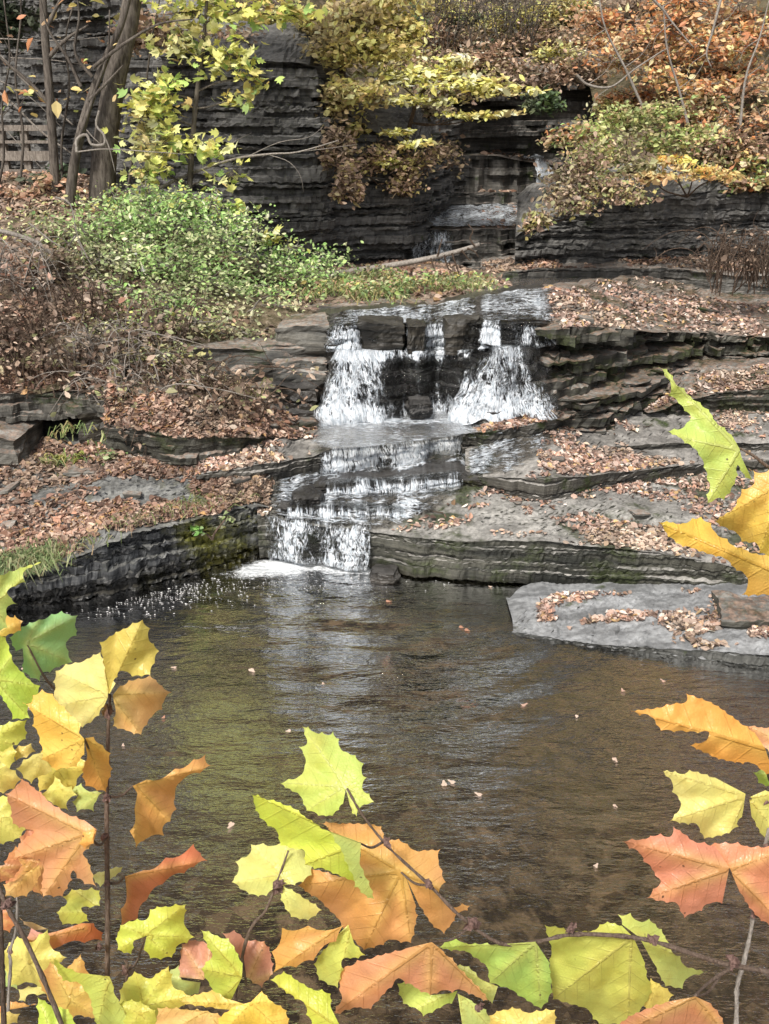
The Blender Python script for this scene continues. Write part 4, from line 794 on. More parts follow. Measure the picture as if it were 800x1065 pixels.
cs = np.array([LWtop(u)+np.array([0, .02+.15*r0.random(), .0]) for u in r0.uniform(-20, 62, 40)]); m_ = MB(); m_.add(*blades(cs, 900, .22, r0, [(130, 150, 92), (96, 120, 66), (170, 176, 128), (150, 140, 100)], .75, .006)); tag(m_.build('grass', M_leaf), 'grass tufts hanging over the left stream wall', 'grass', kind='stuff')
cs = np.array([LWtop(u)+np.array([0, .1+.25*r0.random(), .02]) for u in r0.uniform(70, 275, 46)]); m_ = MB(); m_.add(*blades(cs, 420, .13, r0, [(130, 150, 82), (110, 120, 66), (170, 166, 118), (150, 130, 100)], .8, .006)); tag(m_.build('grass', M_leaf), 'short sparse grass along the edge of the leafy left shelf', 'grass', kind='stuff')
grass('dry grass clump drooping beside the box-shaped rock', [(u, v, 10.7) for u, v in ((190, 475), (198, 470), (205, 462), (192, 460), (184, 468), (210, 445), (225, 440), (240, 438))], 420, .32, [(150, 150, 86), (176, 166, 110), (120, 130, 66), (196, 180, 130)], .7)
grp('leafy_plant', 'small mixed green plant on the leafy shelf beside the long low dark rock', [(150, 448, 10.3, 26, 12, 140), (118, 470, 10.2, 22, 12, 110), (185, 462, 10.3, 18, 12, 90)], GRN+BRN[:2], leaf=.06, sub=12, twig_r=.004)
grass('green and tan grass mixed through the leaves on the left shelf', [(r0.uniform(60, 240), r0.uniform(440, 500), 10.35) for _ in range(26)], 380, .16, GRS, .8)
grass('dry pale grass on top of the left bank beside the slab', [(r0.uniform(180, 260), r0.uniform(395, 425), 11.2) for _ in range(20)], 420, .24, [(176, 160, 112), (196, 180, 134), (140, 140, 84), (150, 116, 88)], .9)

# hillside trees and thickets ------------------------------------------------------------
ct = D(418, 190, 17.9)
plant('yellow_tree', 'yellow-leaved tree leaning over the gorge in layered sprays, centre', 'tree', ct,
      [(440, 76, 17.2, 46, 10, 190), (484, 86, 17.0, 56, 10, 230), (524, 96, 16.9, 40, 8, 130), (430, 106, 17.1, 46, 9, 160), (486, 120, 16.9, 32, 6, 80), (412, 138, 17.2, 24, 7, 60), (392, 82, 17.3, 34, 10, 110), (440, 150, 17.0, 28, 5, 70), (520, 118, 16.8, 24, 5, 40), (470, 62, 17.2, 30, 8, 80), (405, 170, 17.2, 20, 8, 40)],
      YEL, leaf=.115, dens=1.5, spread=.8, trunk=[ct, D(424, 140, 17.7), D(440, 95, 17.4), D(470, 84, 17.1)], trunk_r=.05, flat=.3, upb=.75, trunk_name='trunk', crown='crown', tone=1.85)
cb = D(352, 110, 18.4)
plant('olive_tree', 'dense olive-yellow drooping tree on top of the dark cliff', 'tree', cb,
      [(370, 18, 17.6, 48, 24, 1300), (392, 52, 17.3, 44, 22, 1100), (352, 50, 17.2, 34, 28, 900), (402, 0, 17.9, 48, 22, 800), (350, 105, 17.0, 22, 30, 420), (378, 95, 17.0, 36, 18, 560), (330, 20, 17.6, 26, 20, 420), (420, 30, 17.9, 30, 20, 420), (360, -60, 18.4, 90, 50, 1200), (365, 135, 17.5, 26, 20, 260)], OLV, leaf=.10, trunk=[cb, D(360, 40, 18.3), D(372, -60, 18.3)], trunk_r=.08, flat=.45, spread=.85, sub=20, trunk_name='trunk', crown='crown', tone=1.9)
ob = D(735, 195, 19.5)
plant('orange_tree', 'orange-brown autumn tree filling the top right corner', 'tree', ob,
      [(622, 22, 19.3, 34, 20, 420), (662, 46, 19.0, 44, 22, 620), (702, 26, 18.9, 48, 22, 620), (742, 50, 18.7, 46, 24, 620), (784, 42, 18.6, 38, 26, 520), (730, 92, 18.6, 48, 18, 420), (690, 80, 18.7, 38, 16, 320), (772, 92, 18.5, 34, 18, 320), (738, 128, 18.4, 44, 14, 280), (640, 62, 19.1, 34, 16, 260), (792, 128, 18.4, 24, 22, 200), (716, 2, 19, 60, 16, 420), (850, 40, 18.4, 50, 50, 520), (690, -70, 19.4, 100, 44, 1200), (810, -80, 19.2, 90, 50, 1000)],
      ORG, leaf=.092, dens=1.1, spread=.85, sub=20, trunk=[ob, D(730, 120, 19.4), D(722, 50, 19.2), D(716, -60, 19.2)], trunk_r=.11, flat=.55, bark=M_pale, twig_r=.014, trunk_name='trunk', crown='crown', tone=1.9)
for lab, pts in (('uppermost bare grey limb among the orange leaves', [(660, -20), (688, 8), (700, 24), (722, 50)]), ('bare grey limb hanging through the orange leaves at the right', [(752, -10), (742, 30), (735, 55), (740, 70)]), ('straight bare limb rising through the middle of the orange leaves', [(716, 130), (706, 92), (694, 50), (690, 5)]), ('thin bare limb leaning left at the left side of the orange leaves', [(668, 110), (650, 70), (630, 30), (622, -10)]), ('pale forked limb near the right frame edge among orange leaves', [(770, 130), (776, 80), (790, 40), (800, 0)]), ('crooked bare limb below the orange leaves', [(600, 78), (612, 88), (636, 90), (660, 72), (690, 52)])):
    stem_thing('dead_limb', lab, dl(pts, 17.9), .026, .010, M_pale, 'branch', twigs=[dl([pts[1], (pts[1][0]+18, pts[1][1]-14), (pts[1][0]+30, pts[1][1]-34)], 17.9), dl([pts[2], (pts[2][0]-16, pts[2][1]+12), (pts[2][0]-22, pts[2][1]+30)], 17.9)])
gb = D(660, 205, 17.2)
plant('green_bush', 'green and tan bush spilling over the right cliff edge', 'shrub', gb, [(652, 128, 16.9, 48, 22, 700), (622, 160, 16.7, 38, 22, 560), (694, 148, 16.7, 40, 16, 420), (722, 138, 16.7, 34, 12, 300), (690, 116, 17.0, 28, 16, 300), (650, 178, 16.5, 40, 16, 420)], MIX+[(140, 164, 84), (170, 190, 120)], leaf=.08, dens=1.3, spread=.8, flat=.6, tone=1.7)
plant('yellow_bush', 'yellow-orange bush at the lip of the right cliff', 'shrub', D(715, 205, 16.6), [(680, 184, 16.2, 28, 10, 170), (722, 178, 16.1, 34, 12, 240), (756, 184, 16.1, 22, 8, 120), (700, 166, 16.3, 26, 7, 120)], [(226, 186, 90), (222, 150, 84), (200, 190, 96), (236, 206, 120)], leaf=.095, flat=.5, spread=.8, tone=1.4)
plant('brown_bush', 'drooping brown bush at the left end of the right cliff top', 'shrub', D(600, 215, 16.6), [(596, 186, 16.0, 36, 22, 800), (630, 196, 15.8, 34, 16, 560), (580, 208, 15.9, 22, 16, 360), (566, 228, 15.7, 14, 12, 160), (600, 212, 15.6, 30, 12, 320), (660, 205, 15.6, 28, 9, 220), (615, 165, 16.2, 34, 18, 420), (552, 232, 15.8, 12, 12, 120)], BRN+MIX[:2]+OLV[:1], leaf=.075, droop=.5, spread=.8, tone=1.25)
plant('brown_bush', 'brown bush overhanging the cliff under the yellow sprays', 'shrub', D(420, 205, 17.6), [(430, 172, 17.3, 30, 18, 420), (395, 165, 17.3, 28, 20, 360), (460, 160, 17.5, 26, 18, 300), (420, 195, 17.1, 24, 10, 180), (375, 175, 17.2, 20, 16, 180)], BRN+OLV[:2], leaf=.08, droop=.4, spread=.8, tone=1.2)
def thicket(label, group, items, pal, leaf=.095, tone=1.65, name='thicket_shrub'):
    for (u, v, ru, rv, n) in items:
        h = hit(u, v+rv*.8); Y = h[1]
        plant(name, label, 'shrub', h, [(u, v, Y-.25, ru, rv, n), (u+ru*.6, v+rv*.3, Y-.3, ru*.6, rv*.7, n//3), (u-ru*.6, v+rv*.35, Y-.3, ru*.6, rv*.7, n//3)], pal, leaf=leaf, group=group, tone=tone, sub=16, twig_r=.009, dens=1.5, spread=.85, flat=.7)
thicket('brown leafy shrub in the thicket on the slope behind the falls', 'brown shrubs in the thicket behind the falls', [(500, 60, 45, 20, 420), (545, 80, 36, 18, 320), (480, 40, 40, 16, 320), (560, 40, 40, 22, 420), (600, 70, 30, 20, 320), (300, 45, 34, 16, 300), (770, 150, 34, 18, 300), (660, 5, 40, 20, 300), (440, 30, 34, 20, 320), (160, 30, 40, 24, 320), (240, 40, 40, 14, 260)], BRN+[(110, 96, 62), (96, 84, 58)])
thicket('tan shrub filling the slope between the yellow sprays and the upper falls', 'tan shrubs beside the upper falls', [(470, 90, 36, 16, 300), (440, 112, 26, 14, 220), (500, 72, 36, 12, 240), (455, 55, 36, 16, 260), (425, 70, 30, 18, 260)], BRN+MIX+OLV[:2], tone=1.7)
thicket('olive green shrub high on the slope above the upper falls', 'olive shrubs above the upper falls', [(540, 18, 40, 18, 420), (590, 8, 34, 18, 380), (510, 30, 30, 12, 240), (580, 55, 30, 14, 240), (280, 20, 40, 18, 380), (460, 8, 36, 20, 320), (640, 110, 24, 14, 220)], OLV+MIX[:2]+YEL[:2], tone=1.75)
thicket('dense tan and green shrub along the top of the right cliff', 'shrubs along the top of the right cliff', [(770, 165, 36, 20, 420), (740, 150, 34, 18, 360), (700, 196, 34, 12, 260), (780, 188, 30, 14, 260), (800, 120, 30, 24, 320), (735, 112, 34, 16, 320), (600, 140, 30, 16, 300)], MIX+BRN+ORG[:2]+GRN[:2], tone=1.6)
thicket('deep green shrub on the slope behind the falls', 'deep green shrubs behind the falls', [(520, 52, 26, 12, 260), (565, 105, 20, 14, 180), (490, 20, 30, 10, 200), (420, 20, 24, 14, 200), (330, 30, 24, 18, 240)], DGR+[(96, 116, 64)])  # leaves coloured from the dark green palette
thicket('rust and tan shrub on the slope behind the orange tree', 'rust shrubs behind the orange tree', [(620, 40, 34, 18, 260), (700, 60, 40, 20, 260), (760, 75, 40, 20, 260), (770, 20, 40, 20, 240), (660, 100, 34, 14, 200)], ORG+BRN[:2], tone=1.75)
thicket('brown vine tangle hanging down the corner of the dark cliff', 'vine tangles on the corner of the dark cliff', [(352, 150, 16, 26, 260), (362, 190, 16, 22, 240), (345, 105, 18, 24, 260)], BRN+OLV[:1], tone=1.2, name='vine')
thicket('golden shrub at the top edge between the olive shrubs and the orange tree', None, [(585, 12, 26, 16, 300)], YEL, tone=1.1)
# taller trees up the slopes, seen in the pool's reflection
for i, (x, y, h, pal, lab) in enumerate([(-9, 25, 16, OLV, 'tall olive tree high on the left slope'), (-2.5, 27, 17, BRN, 'tall brown tree up the gorge behind the cliff'), (2.2, 28, 17, OLV, 'tall olive tree up the gorge behind the falls'), (8.5, 25, 15, YEL, 'tall golden tree high on the right slope'), (-14, 22, 15, MIX, 'tall mixed green tree far left'), (13, 20, 15, ORG, 'tall orange tree far right'), (5.5, 30, 18, YEL, 'tall yellow tree behind the orange tree'), (-0.5, 33, 18, BRN, 'tall brown tree at the head of the gorge'), (-6, 30, 17, BRN, 'tall brown tree behind the left cliff'), (11, 30, 18, OLV, 'tall olive tree behind the right slope'), (-12, 30, 18, DGR, 'tall dark green tree behind the left slope'), (16, 27, 18, BRN, 'tall brown tree at the far right'), (-18, 27, 18, OLV, 'tall olive tree at the far left')]):
    z = float(hill_z(x, y)); b = np.array([x, y, z]); PLANT_N[0] += 1; r = np.random.default_rng(PLANT_N[0])
    root = empty('tall_tree', b, lab, 'tree'); m = MB(); tr = curve([b-np.array([0, 0, .5]), b+np.array([.2, 0, h*.4]), b+np.array([-.1, .1, h])], 16); m.add(*tube(tr, np.linspace(.26, .05, len(tr)), 8)); m.build('trunk', M_bark, root, True)
    lv = MB(); wd = MB()
    for k in range(26):
        t = r.uniform(.2, 1.05); c = b+np.array([r.normal(0, 2.0), r.normal(0, 1.5), h*t]); p, tips = clump_points(c, np.array([1.9, 1.7, 1.1]), 170, 9, r); lv.add(*leaves(p, .40, pal, seed=r.integers(1e6), tone=.75))
        q = curve([tr[int(min(15, t*12))], (tr[int(min(15, t*12))]+c)/2+r.normal(0, .2, 3), c], 8); wd.add(*tube(q, np.linspace(.05, .015, len(q)), 5))
    wd.build('branch', M_bark, root, True); lv.build('crown', M_leaf, root)

# ------------------------------------------------------------------ fallen leaves
WETP = np.array([(278, 545), (284, 500), (338, 470), (325, 440), (330, 336), (500, 322), (585, 332), (575, 400), (565, 428), (490, 448), (560, 455), (560, 490), (480, 520), (430, 535), (400, 553)])
def inpoly(u, v, P):
    ins = np.zeros(len(u), bool); j = len(P)-1
    for i in range(len(P)):
        c = ((P[i, 1] > v) != (P[j, 1] > v)) & (u < (P[j, 0]-P[i, 0])*(v-P[i, 1])/(P[j, 1]-P[i, 1]+1e-12)+P[i, 0]); ins ^= c; j = i
    return ins
def litter(label, srcs, n, size=.075, thr=-.05, seed=1, uclip=None):
    r = np.random.default_rng(seed); out = []
    for T, w in srcs:
        N_, M_ = T.shape[:2]; k = int(n*w); i, j = r.uniform(0, N_-1.01, k), r.uniform(0, M_-1.01, k); a, b = i.astype(int), j.astype(int); fa, fb = (i-a)[:, None], (j-b)[:, None]
        p = T[a, b]*(1-fa)*(1-fb)+T[a+1, b]*fa*(1-fb)+T[a, b+1]*(1-fa)*fb+T[a+1, b+1]*fa*fb
        u, v = proj(p); d = fbm(p[:, 0]*.8, p[:, 1]*2.0, 3, seed+4, 4)+.25*fbm(p[:, 0]*4, p[:, 1]*6, 3, seed+6, 2)
        ok = (d > thr+r.uniform(-.12, .12, k)) & ~inpoly(u, v, WETP)
        if uclip is not None: ok &= uclip(u, v)
        out.append(p[ok])
    p = np.vstack(out); p[:, 2] += .008+.02*r.random(len(p))
    V, F, C = leaves(p, size, LIT, upb=.72, lw=.66, jit=.42, seed=seed)
    return tag(mesh('leaf_litter', V, F, M_litter, None, False, C), label, 'fallen leaves', kind='stuff')
rs3 = lambda V, n, m: np.asarray(V).reshape(n, m, 3)
litter('tan leaves scattered over the lower right ledges', [(L1.top, .45), (L2.top, .35), (TR.top, .3)], 40000, .050, .05, 3)
litter('tan leaves lying on the flat shelf at the pool edge', [(LOW.top, 1)], 12000, .05, -.04, 5, lambda u, v: (u > 560) & (fbm(u/40., v/16., 5, 3)+np.interp(u, [560, 640, 800], [-.25, .08, .25])-np.clip((v-648)/40., -.3, .5) > 0))
litter('fallen leaves in the mossy mound and shelf above it', [(RC.top, .5), (MR.top, .3), (L4.top, .35)], 20000, .056, .06, 7)
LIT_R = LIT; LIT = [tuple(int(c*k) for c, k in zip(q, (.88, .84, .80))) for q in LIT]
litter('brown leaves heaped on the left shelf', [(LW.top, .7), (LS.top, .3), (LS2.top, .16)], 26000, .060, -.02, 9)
litter('leaves under the right cliff', [(UB.top, 1)], 6000, .07, -.1, 11)
bt = Vb.reshape(len(np.arange(-10.5, 2.6, .09)), -1, 3); 
sel = bt[40:, :75]
litter('leaves strewn across the left bank slope', [(sel, 1)], 22000, .07, -.05, 13, lambda u, v: (u > -40) & (u < np.interp(v, [270, 300, 312, 322, 330, 400, 450], [455, 540, 520, 400, 335, 330, 200])))
litter('leaves caught on the upper ledges', [(BC1.top, .3), (BC2.top, .2), (BC3.top, .5)], 2200, .10, -.02, 15, lambda u, v: (u > 500))
# shale chips and twigs lying about the ledges
CR_ = np.random.default_rng(321)
pool_of = [(L1, .1, .9), (L2, .1, .8), (TR, .1, .8), (RC, .1, .9), (LW, .15, .8), (LS2, .1, .8), (MR, .1, .8)]
chip0 = None
for i in range(46):
    lg, f0, f1 = pool_of[i % len(pool_of)]; T = lg.top; q = T[CR_.integers(3, T.shape[0]-3), int(T.shape[1]*CR_.uniform(f0, f1))]; uq, vq = proj(q)
    if inpoly(np.array([uq]), np.array([vq]), WETP)[0] or not (0 < uq < 800): continue
    if chip0 is None or i % 9 == 0: o = stone('shale_chip', 'x', 100, 112, 100, 106, 10, .1, 300+i, M_stone, 'stone', layers=2, n=7); chip0 = o
    else: o = chip0.copy(); COL.objects.link(o)
    s_ = CR_.uniform(.5, 1.7); o.location = q; o.scale = (s_*CR_.uniform(.8, 1.6), s_*CR_.uniform(.7, 1.2), s_*CR_.uniform(.35, .8)); o.rotation_euler = (CR_.normal(0, .12), CR_.normal(0, .12), CR_.uniform(0, 6.28))
    tag(o, 'small loose shale chip lying on a leafy ledge', 'stone', 'shale chips on the ledges')
for i in range(26):
    lg, f0, f1 = pool_of[i % len(pool_of)]; T = lg.top; q = T[CR_.integers(3, T.shape[0]-3), int(T.shape[1]*CR_.uniform(f0, f1))]; uq, vq = proj(q)
    if inpoly(np.array([uq]), np.array([vq]), WETP)[0] or not (0 < uq < 800): continue
    an_ = CR_.uniform(0, 3.14); L_ = CR_.uniform(.15, .5); dv = np.array([math.cos(an_), math.sin(an_)*.6, 0])*L_; m = MB(); m.add(*tube(curve([q-dv*.5+[0, 0, .02], q+CR_.normal(0, .02, 3)+[0, 0, .04], q+dv*.5+[0, 0, .02]], 8), np.linspace(.008, .004, 9), 5))
    o = m.build('fallen_twig', M_twig, None, True); tag(o, 'short dry twig lying among leaves on a ledge', 'twig', 'dry twigs on the ledges')
# leaves drifting on the pool
fm = None; LR = np.random.default_rng(99)
spots = [(181, 694), (24, 695), (30, 735), (336, 711), (470, 813), (462, 815), (498, 826), (262, 697), (545, 733), (648, 718), (690, 708), (575, 655), (560, 640), (548, 652), (480, 652), (470, 648), (486, 655), (522, 668), (404, 625), (440, 640), (170, 746), (160, 742), (128, 775), (190, 855), (240, 858), (420, 885), (640, 790), (735, 790), (640, 838), (335, 640), (510, 610), (525, 620), (600, 745), (120, 700), (300, 760), (560, 850), (620, 900), (540, 770), (700, 760), (430, 740)]
for i, (u, v) in enumerate(spots[:12]+spots[14:30:2]+spots[30:38:2]):
    p = G(u, v, .012); s = LR.uniform(.016, .034)
    if i % 4 == 0 or fm is None:
        an = np.linspace(0, 2*np.pi, 14, endpoint=False); rr = 1+.28*np.cos(3*an)+.12*LR.standard_normal(14); V = np.column_stack([np.cos(an)*rr, .62*np.sin(an)*rr, .12*np.cos(2*an)+.05*LR.standard_normal(14)]); V = np.vstack([V, [[0, 0, 0]]])
        o = mesh('floating_leaf', V, np.stack([np.arange(14), (np.arange(14)+1) % 14, np.full(14, 14)], -1), M_litter, None, True, np.repeat(lin([LIT[[3, 6, 0, 5][(i//4) % 4]]])*1.1, 15, 0)); fm = o
    else:
        o = fm.copy(); COL.objects.link(o)
    o.location = p; o.rotation_euler = (0, 0, LR.uniform(0, 6.28)); o.scale = (s, s, s*.6)
    tag(o, 'small dry leaf floating on the dark pool', 'leaf', 'leaves floating on the pool')

n_ = 520; bu = np.concatenate([LR.normal(170, 55, n_), LR.normal(330, 60, 160)]); bv = np.concatenate([LR.normal(0, 10, n_)+618-(bu[:n_]-170)*.12, LR.normal(606, 8, 160)])
B3 = np.array([G(u, v, .008) for u, v in zip(bu, bv)]); ok = B3[:, 1] < np.interp(bu, [0, 110, 200, 275, 385, 420], [G(10, 646, 0)[1], G(110, 630, 0)[1], G(200, 606, 0)[1], G(275, 589, 0)[1], G(385, 594, 0)[1], G(420, 604, 0)[1]]); B3 = B3[ok]
an = np.linspace(0, 2*np.pi, 6, endpoint=False); rr = LR.uniform(.0025, .0075, (len(B3), 1, 1)); Vb_ = B3[:, None]+rr*np.column_stack([np.cos(an)*1.3, np.sin(an), 0*an])[None]; top = B3+np.array([0, 0, .001])
Vb_ = np.concatenate([Vb_, top[:, None]], 1).reshape(-1, 3); ib = np.arange(len(B3))[:, None]*7; fb = np.stack([ib+np.arange(6), ib+(np.arange(6)+1) % 6, np.broadcast_to(ib+6, (len(B3), 6))], -1).reshape(-1, 3)
tag(mesh('foam_bubbles', Vb_, fb, M_litter, None, True, np.full((len(Vb_), 3), .85)), 'white bubbles drifting along the left stream wall', 'foam', kind='stuff')
# ------------------------------------------------------------------ sycamore sprays close to the camera
def leaf_mat():
    t = NT('sycamore_leaf'); c = t.n('ShaderNodeAttribute', attribute_name='Col').outputs['Color']
    c = t.mix(.13, t.mix(1.0, c, (1.08, 1.06, 0.98), 'MULTIPLY'), (.95, .92, .72)); c = t.mix(t.ramp(t.noise(t.pos(), 17, 3), .35, .7, 0, .32), c, t.mix(1.0, c, (.98, .80, .66), 'MULTIPLY'))
    sp = t.n('ShaderNodeSeparateXYZ', {0: t.n('ShaderNodeAttribute', attribute_name='vein').outputs['Vector']}); s, d, w = sp.outputs[0], sp.outputs[1], sp.outputs[2]
    p = t.pos()
    main = t.ramp(t.math('DIVIDE', d, t.math('ADD', .006, t.math('MULTIPLY', t.math('SUBTRACT', 1.0, s), .013))), .5, 1.1, 1, 0)
    ph = t.math('FRACT', t.math('MULTIPLY', t.math('SUBTRACT', s, t.math('MULTIPLY', d, .75)), 6.5))
    sec = t.math('MULTIPLY', t.ramp(t.math('ABSOLUTE', t.math('SUBTRACT', ph, .5)), .0, .075, 1, 0), t.ramp(d, .0, .34, .8, .1))
    net = t.n('ShaderNodeTexVoronoi', {'Vector': p, 'Scale': 210.0}, feature='DISTANCE_TO_EDGE').outputs[0]
    vn_ = t.math('MAXIMUM', main, t.math('MULTIPLY', sec, .55))
    blot = t.ramp(t.noise(p, 30, 4, .6), .42, .72, 0, .38)
    c2 = t.mix(blot, c, t.mix(1.0, c, (.86, .74, .50), 'MULTIPLY'))
    c2 = t.mix(t.ramp(net, .0, .12, .13, 0), c2, t.mix(1.0, c2, (.6, .55, .4), 'MULTIPLY'))
    spots = t.math('MULTIPLY', t.ramp(t.n('ShaderNodeTexVoronoi', {'Vector': p, 'Scale': 42.0}).outputs[0], .05, .10, .9, 0), t.ramp(t.noise(p, 8, 2), .50, .60))
    c2 = t.mix(spots, c2, (.10, .06, .035))
    vcol = t.mix(w, t.mix(1.0, c, (.62, .48, .30), 'MULTIPLY'), t.mix(.5, c, (.75, .78, .45)))
    c2 = t.mix(t.math('MULTIPLY', vn_, .46), c2, vcol)
    h = t.math('ADD', t.math('MULTIPLY', vn_, -.6), t.math('ADD', t.math('MULTIPLY', t.noise(p, 55, 4), .5), t.math('MULTIPLY', net, .35)))
    b = t.n('ShaderNodeBump', {'Strength': .6, 'Distance': .004, 'Height': h})
    a = t.n('ShaderNodeBsdfPrincipled', {'Base Color': c2, 'Roughness': .36, 'Specular IOR Level': .5, 'Normal': b.outputs[0]})
    tr = t.n('ShaderNodeBsdfTranslucent', {'Color': t.mix(1.0, c2, (1, .95, .6), 'MULTIPLY')})
    return t.done(t.n('ShaderNodeMixShader', {0: .40, 1: a.outputs[0], 2: tr.outputs[0]}))
M_syc = leaf_mat()
M_stem = bark_mat('sycamore_twig', (.16, .11, .08), (.34, .26, .21), 8)
M_bud = bark_mat('withered_bud', (.20, .12, .10), (.46, .30, .26), 10)
ZO = {'A': (0, 560, 3.2), 'B': (0, 780, 3.077), 'C': (230, 740, 2.759), 'D': (500, 700, 2.667), 'E': (640, 360, 3.806), 'F': (0, 580, 6.154), 'Q': (0, 720, 6.154), 'H': (0, 890, 6.085), 'I': (100, 930, 3.478), 'J': (380, 930, 3.333), 'Z': (560, 930, 3.333), 'P': (0, 0, 1)}
def px(z, q): a, b, s = ZO[z]; return np.array([a+q[0]/s, b+q[1]/s])
LEAFN = [0]
def syc_leaf(root, z, base, outl, cols, d, tilt=(0, 0), fold=.5, droop=.25, pale=0.0, teeth=True):
    LEAFN[0] += 1; r = np.random.default_rng(900+LEAFN[0])
    B_ = px(z, base); O = np.array([px(z, q) for q in outl])
    ar = np.sum(O[:, 0]*np.roll(O[:, 1], -1)-np.roll(O[:, 0], -1)*O[:, 1]);
    if ar < 0: O = O[::-1]
    out = []
    n = len(O)
    rad0 = np.linalg.norm(O-B_, axis=1).max()
    for i in range(n):
        a, b = O[i], O[(i+1) % n]; L = np.linalg.norm(b-a); nb = min(np.linalg.norm(a-B_), np.linalg.norm(b-B_)) < .12*rad0
        t_ = (b-a)/(L+1e-9); nrm = np.array([-t_[1], t_[0]])   # inward for positive orientation
        k = 1 if (L < 11 or nb or not teeth) else int(min(4, round(L/9.5)))
        for q in range(k):
            p0, p1 = a+(b-a)*q/k, a+(b-a)*(q+1)/k; l = L/k
            if q > 0: p0 = p0 - nrm*l*.10+r.normal(0, .8, 2)
            m = 5 if l > 8 else 3
            e1 = p1 - (nrm*l*.10 if q < k-1 else 0)
            for w in range(m):
                f = w/m; out.append(p0+(e1-p0)*f + (0 if nb else 1)*nrm*(l*.15*math.sin(math.pi*f**.8)))
    O2 = np.array(out)
    rel = O-B_; rr = np.linalg.norm(rel, axis=1); an = np.arctan2(rel[:, 1], rel[:, 0]); tips = []
    for i in np.argsort(-rr):
        if rr[i] < .42*rr.max(): break
        if all(abs((an[i]-an[j]+np.pi) % (2*np.pi)-np.pi) > math.radians(33) for j in tips): tips.append(i)
    tips = [O[i] for i in tips][:5]
    lo, hi = O2.min(0), O2.max(0); st = 3.4
    g = np.stack(np.meshgrid(np.arange(lo[0], hi[0], st), np.arange(lo[1], hi[1], st), indexing='ij'), -1).reshape(-1, 2)+r.uniform(-.8, .8, (1, 2)); g = g+r.uniform(-.5, .5, g.shape)
    g = g[inpoly(g[:, 0], g[:, 1], O2)]
    ins0 = inpoly(np.array([B_[0]]), np.array([B_[1]]), O2)[0]
    vp, ve = [], []; nO = len(O2)
    pts = [tuple(q) for q in O2]; edges = [(i, (i+1) % nO) for i in range(nO)]
    for tpt in tips:
        L = np.linalg.norm(tpt-B_); k = max(3, int(L/5)); line = [B_+(tpt-B_)*f for f in np.linspace(.03, .97, k)]
        okl = inpoly(np.array(line)[:, 0], np.array(line)[:, 1], O2)
        for f, q in enumerate(line):
            if okl[f]:
                pts.append(tuple(q))
    pts += [tuple(q) for q in g]
    res = delaunay_2d_cdt([Vector(q) for q in pts], edges, [list(range(nO))], 1, 1e-3)
    V2 = np.array([tuple(v) for v in res[0]]); F = np.array([f for f in res[2] if len(f) == 3])
    sc = rr.max()
    # vein coordinates
    best = np.full(len(V2), 1e9); S = np.zeros(len(V2))
    for tpt in tips:
        L = np.linalg.norm(tpt-B_); e = (tpt-B_)/L; q = V2-B_; s = q@e; t = np.abs(q[:, 0]*e[1]-q[:, 1]*e[0]); dist = np.where(s < 0, np.hypot(s, t), np.where(s > L, np.hypot(s-L, t), t))
        w = dist < best; best = np.where(w, dist, best); S = np.where(w, np.clip(s/L, 0, 1), S)
    dn = best/sc; R_ = np.linalg.norm(V2-B_, axis=1)/sc
    q = (V2-B_)/FPX*d
    dz = tilt[0]*q[:, 0]+tilt[1]*q[:, 1] + d*sc/FPX*(1.7*fold*(dn-.06)*(.35+R_*.6) + droop*R_**2 + .17*fbm(V2[:, 0]/34, V2[:, 1]/34, LEAFN[0], 7, 3)*np.minimum(1, R_*2))
    P = np.array([K(u, v, d+z_) for (u, v), z_ in zip(V2, dz)])
    c1, c2 = lin(cols[0]), lin(cols[1] if len(cols) > 1 else cols[0])
    dirn = np.array(cols[2], float) if len(cols) > 2 else None
    f = .5+.9*fbm(V2[:, 0]/38, V2[:, 1]/38, LEAFN[0]*3.1, 9, 3)
    if dirn is not None: f = f*.35+.65*np.clip(.5+((V2-(O2.min(0)+O2.max(0))/2)@dirn)/sc*.9, 0, 1)
    else: f = .55*f+.45*np.clip(R_*1.1-.1, 0, 1)
    f = np.clip((f-.2)/.6, 0, 1)[:, None]
    C = (c1*(1-f)+c2*f)*(.93+.14*r.random())
    vy = (np.exp(-(dn/.07)**2)*.30*np.clip(1.2-R_, 0, 1))[:, None]; C = C*(1-vy)+vy*lin((236, 226, 110))          # paler along the veins
    tb_ = np.clip(fbm(V2[:, 0]/22, V2[:, 1]/22, LEAFN[0]*1.7, 31, 3)*2.4-.25, 0, 1)[:, None]*.45*np.clip(R_*1.5-.4, 0, 1)[:, None]; C = C*(1-tb_)+tb_*C*np.array([1.0, .70, .45])
    edge_b = np.clip(1-.18*np.clip((R_-.8)*4, 0, 1), 0, 1)[:, None]
    o = mesh('leaf', P, F, M_syc, root, True, C*edge_b, {'vein': np.column_stack([S, dn, np.full(len(V2), pale)])})
    import colorsys
    h_, s_, v_ = colorsys.rgb_to_hsv(*[c/255 for c in cols[0]]); h_ *= 360
    nm = 'rust' if h_ < 18 else 'salmon' if h_ < 22 else 'orange brown' if h_ < 34 else 'golden' if h_ < 50 else 'pale yellow' if h_ < 62 else 'lime' if h_ < 78 else 'light green' if h_ < 100 else 'green'
    o['label'] = nm + ' lobed sycamore leaf'
    return o, B_, d
def kpt(u, v, d): return K(u, v, d)
def branch(root, pts, r0, r1, name='twig', n=8, mat=None):
    q = curve([K(*p) for p in pts], 8*len(pts)); m = MB(); k = len(q); rad = np.linspace(r0, r1, k)*(1+.12*np.random.default_rng(k).standard_normal(k)); m.add(*tube(q, rad, n)); return m.build(name, mat or M_stem, root, True)
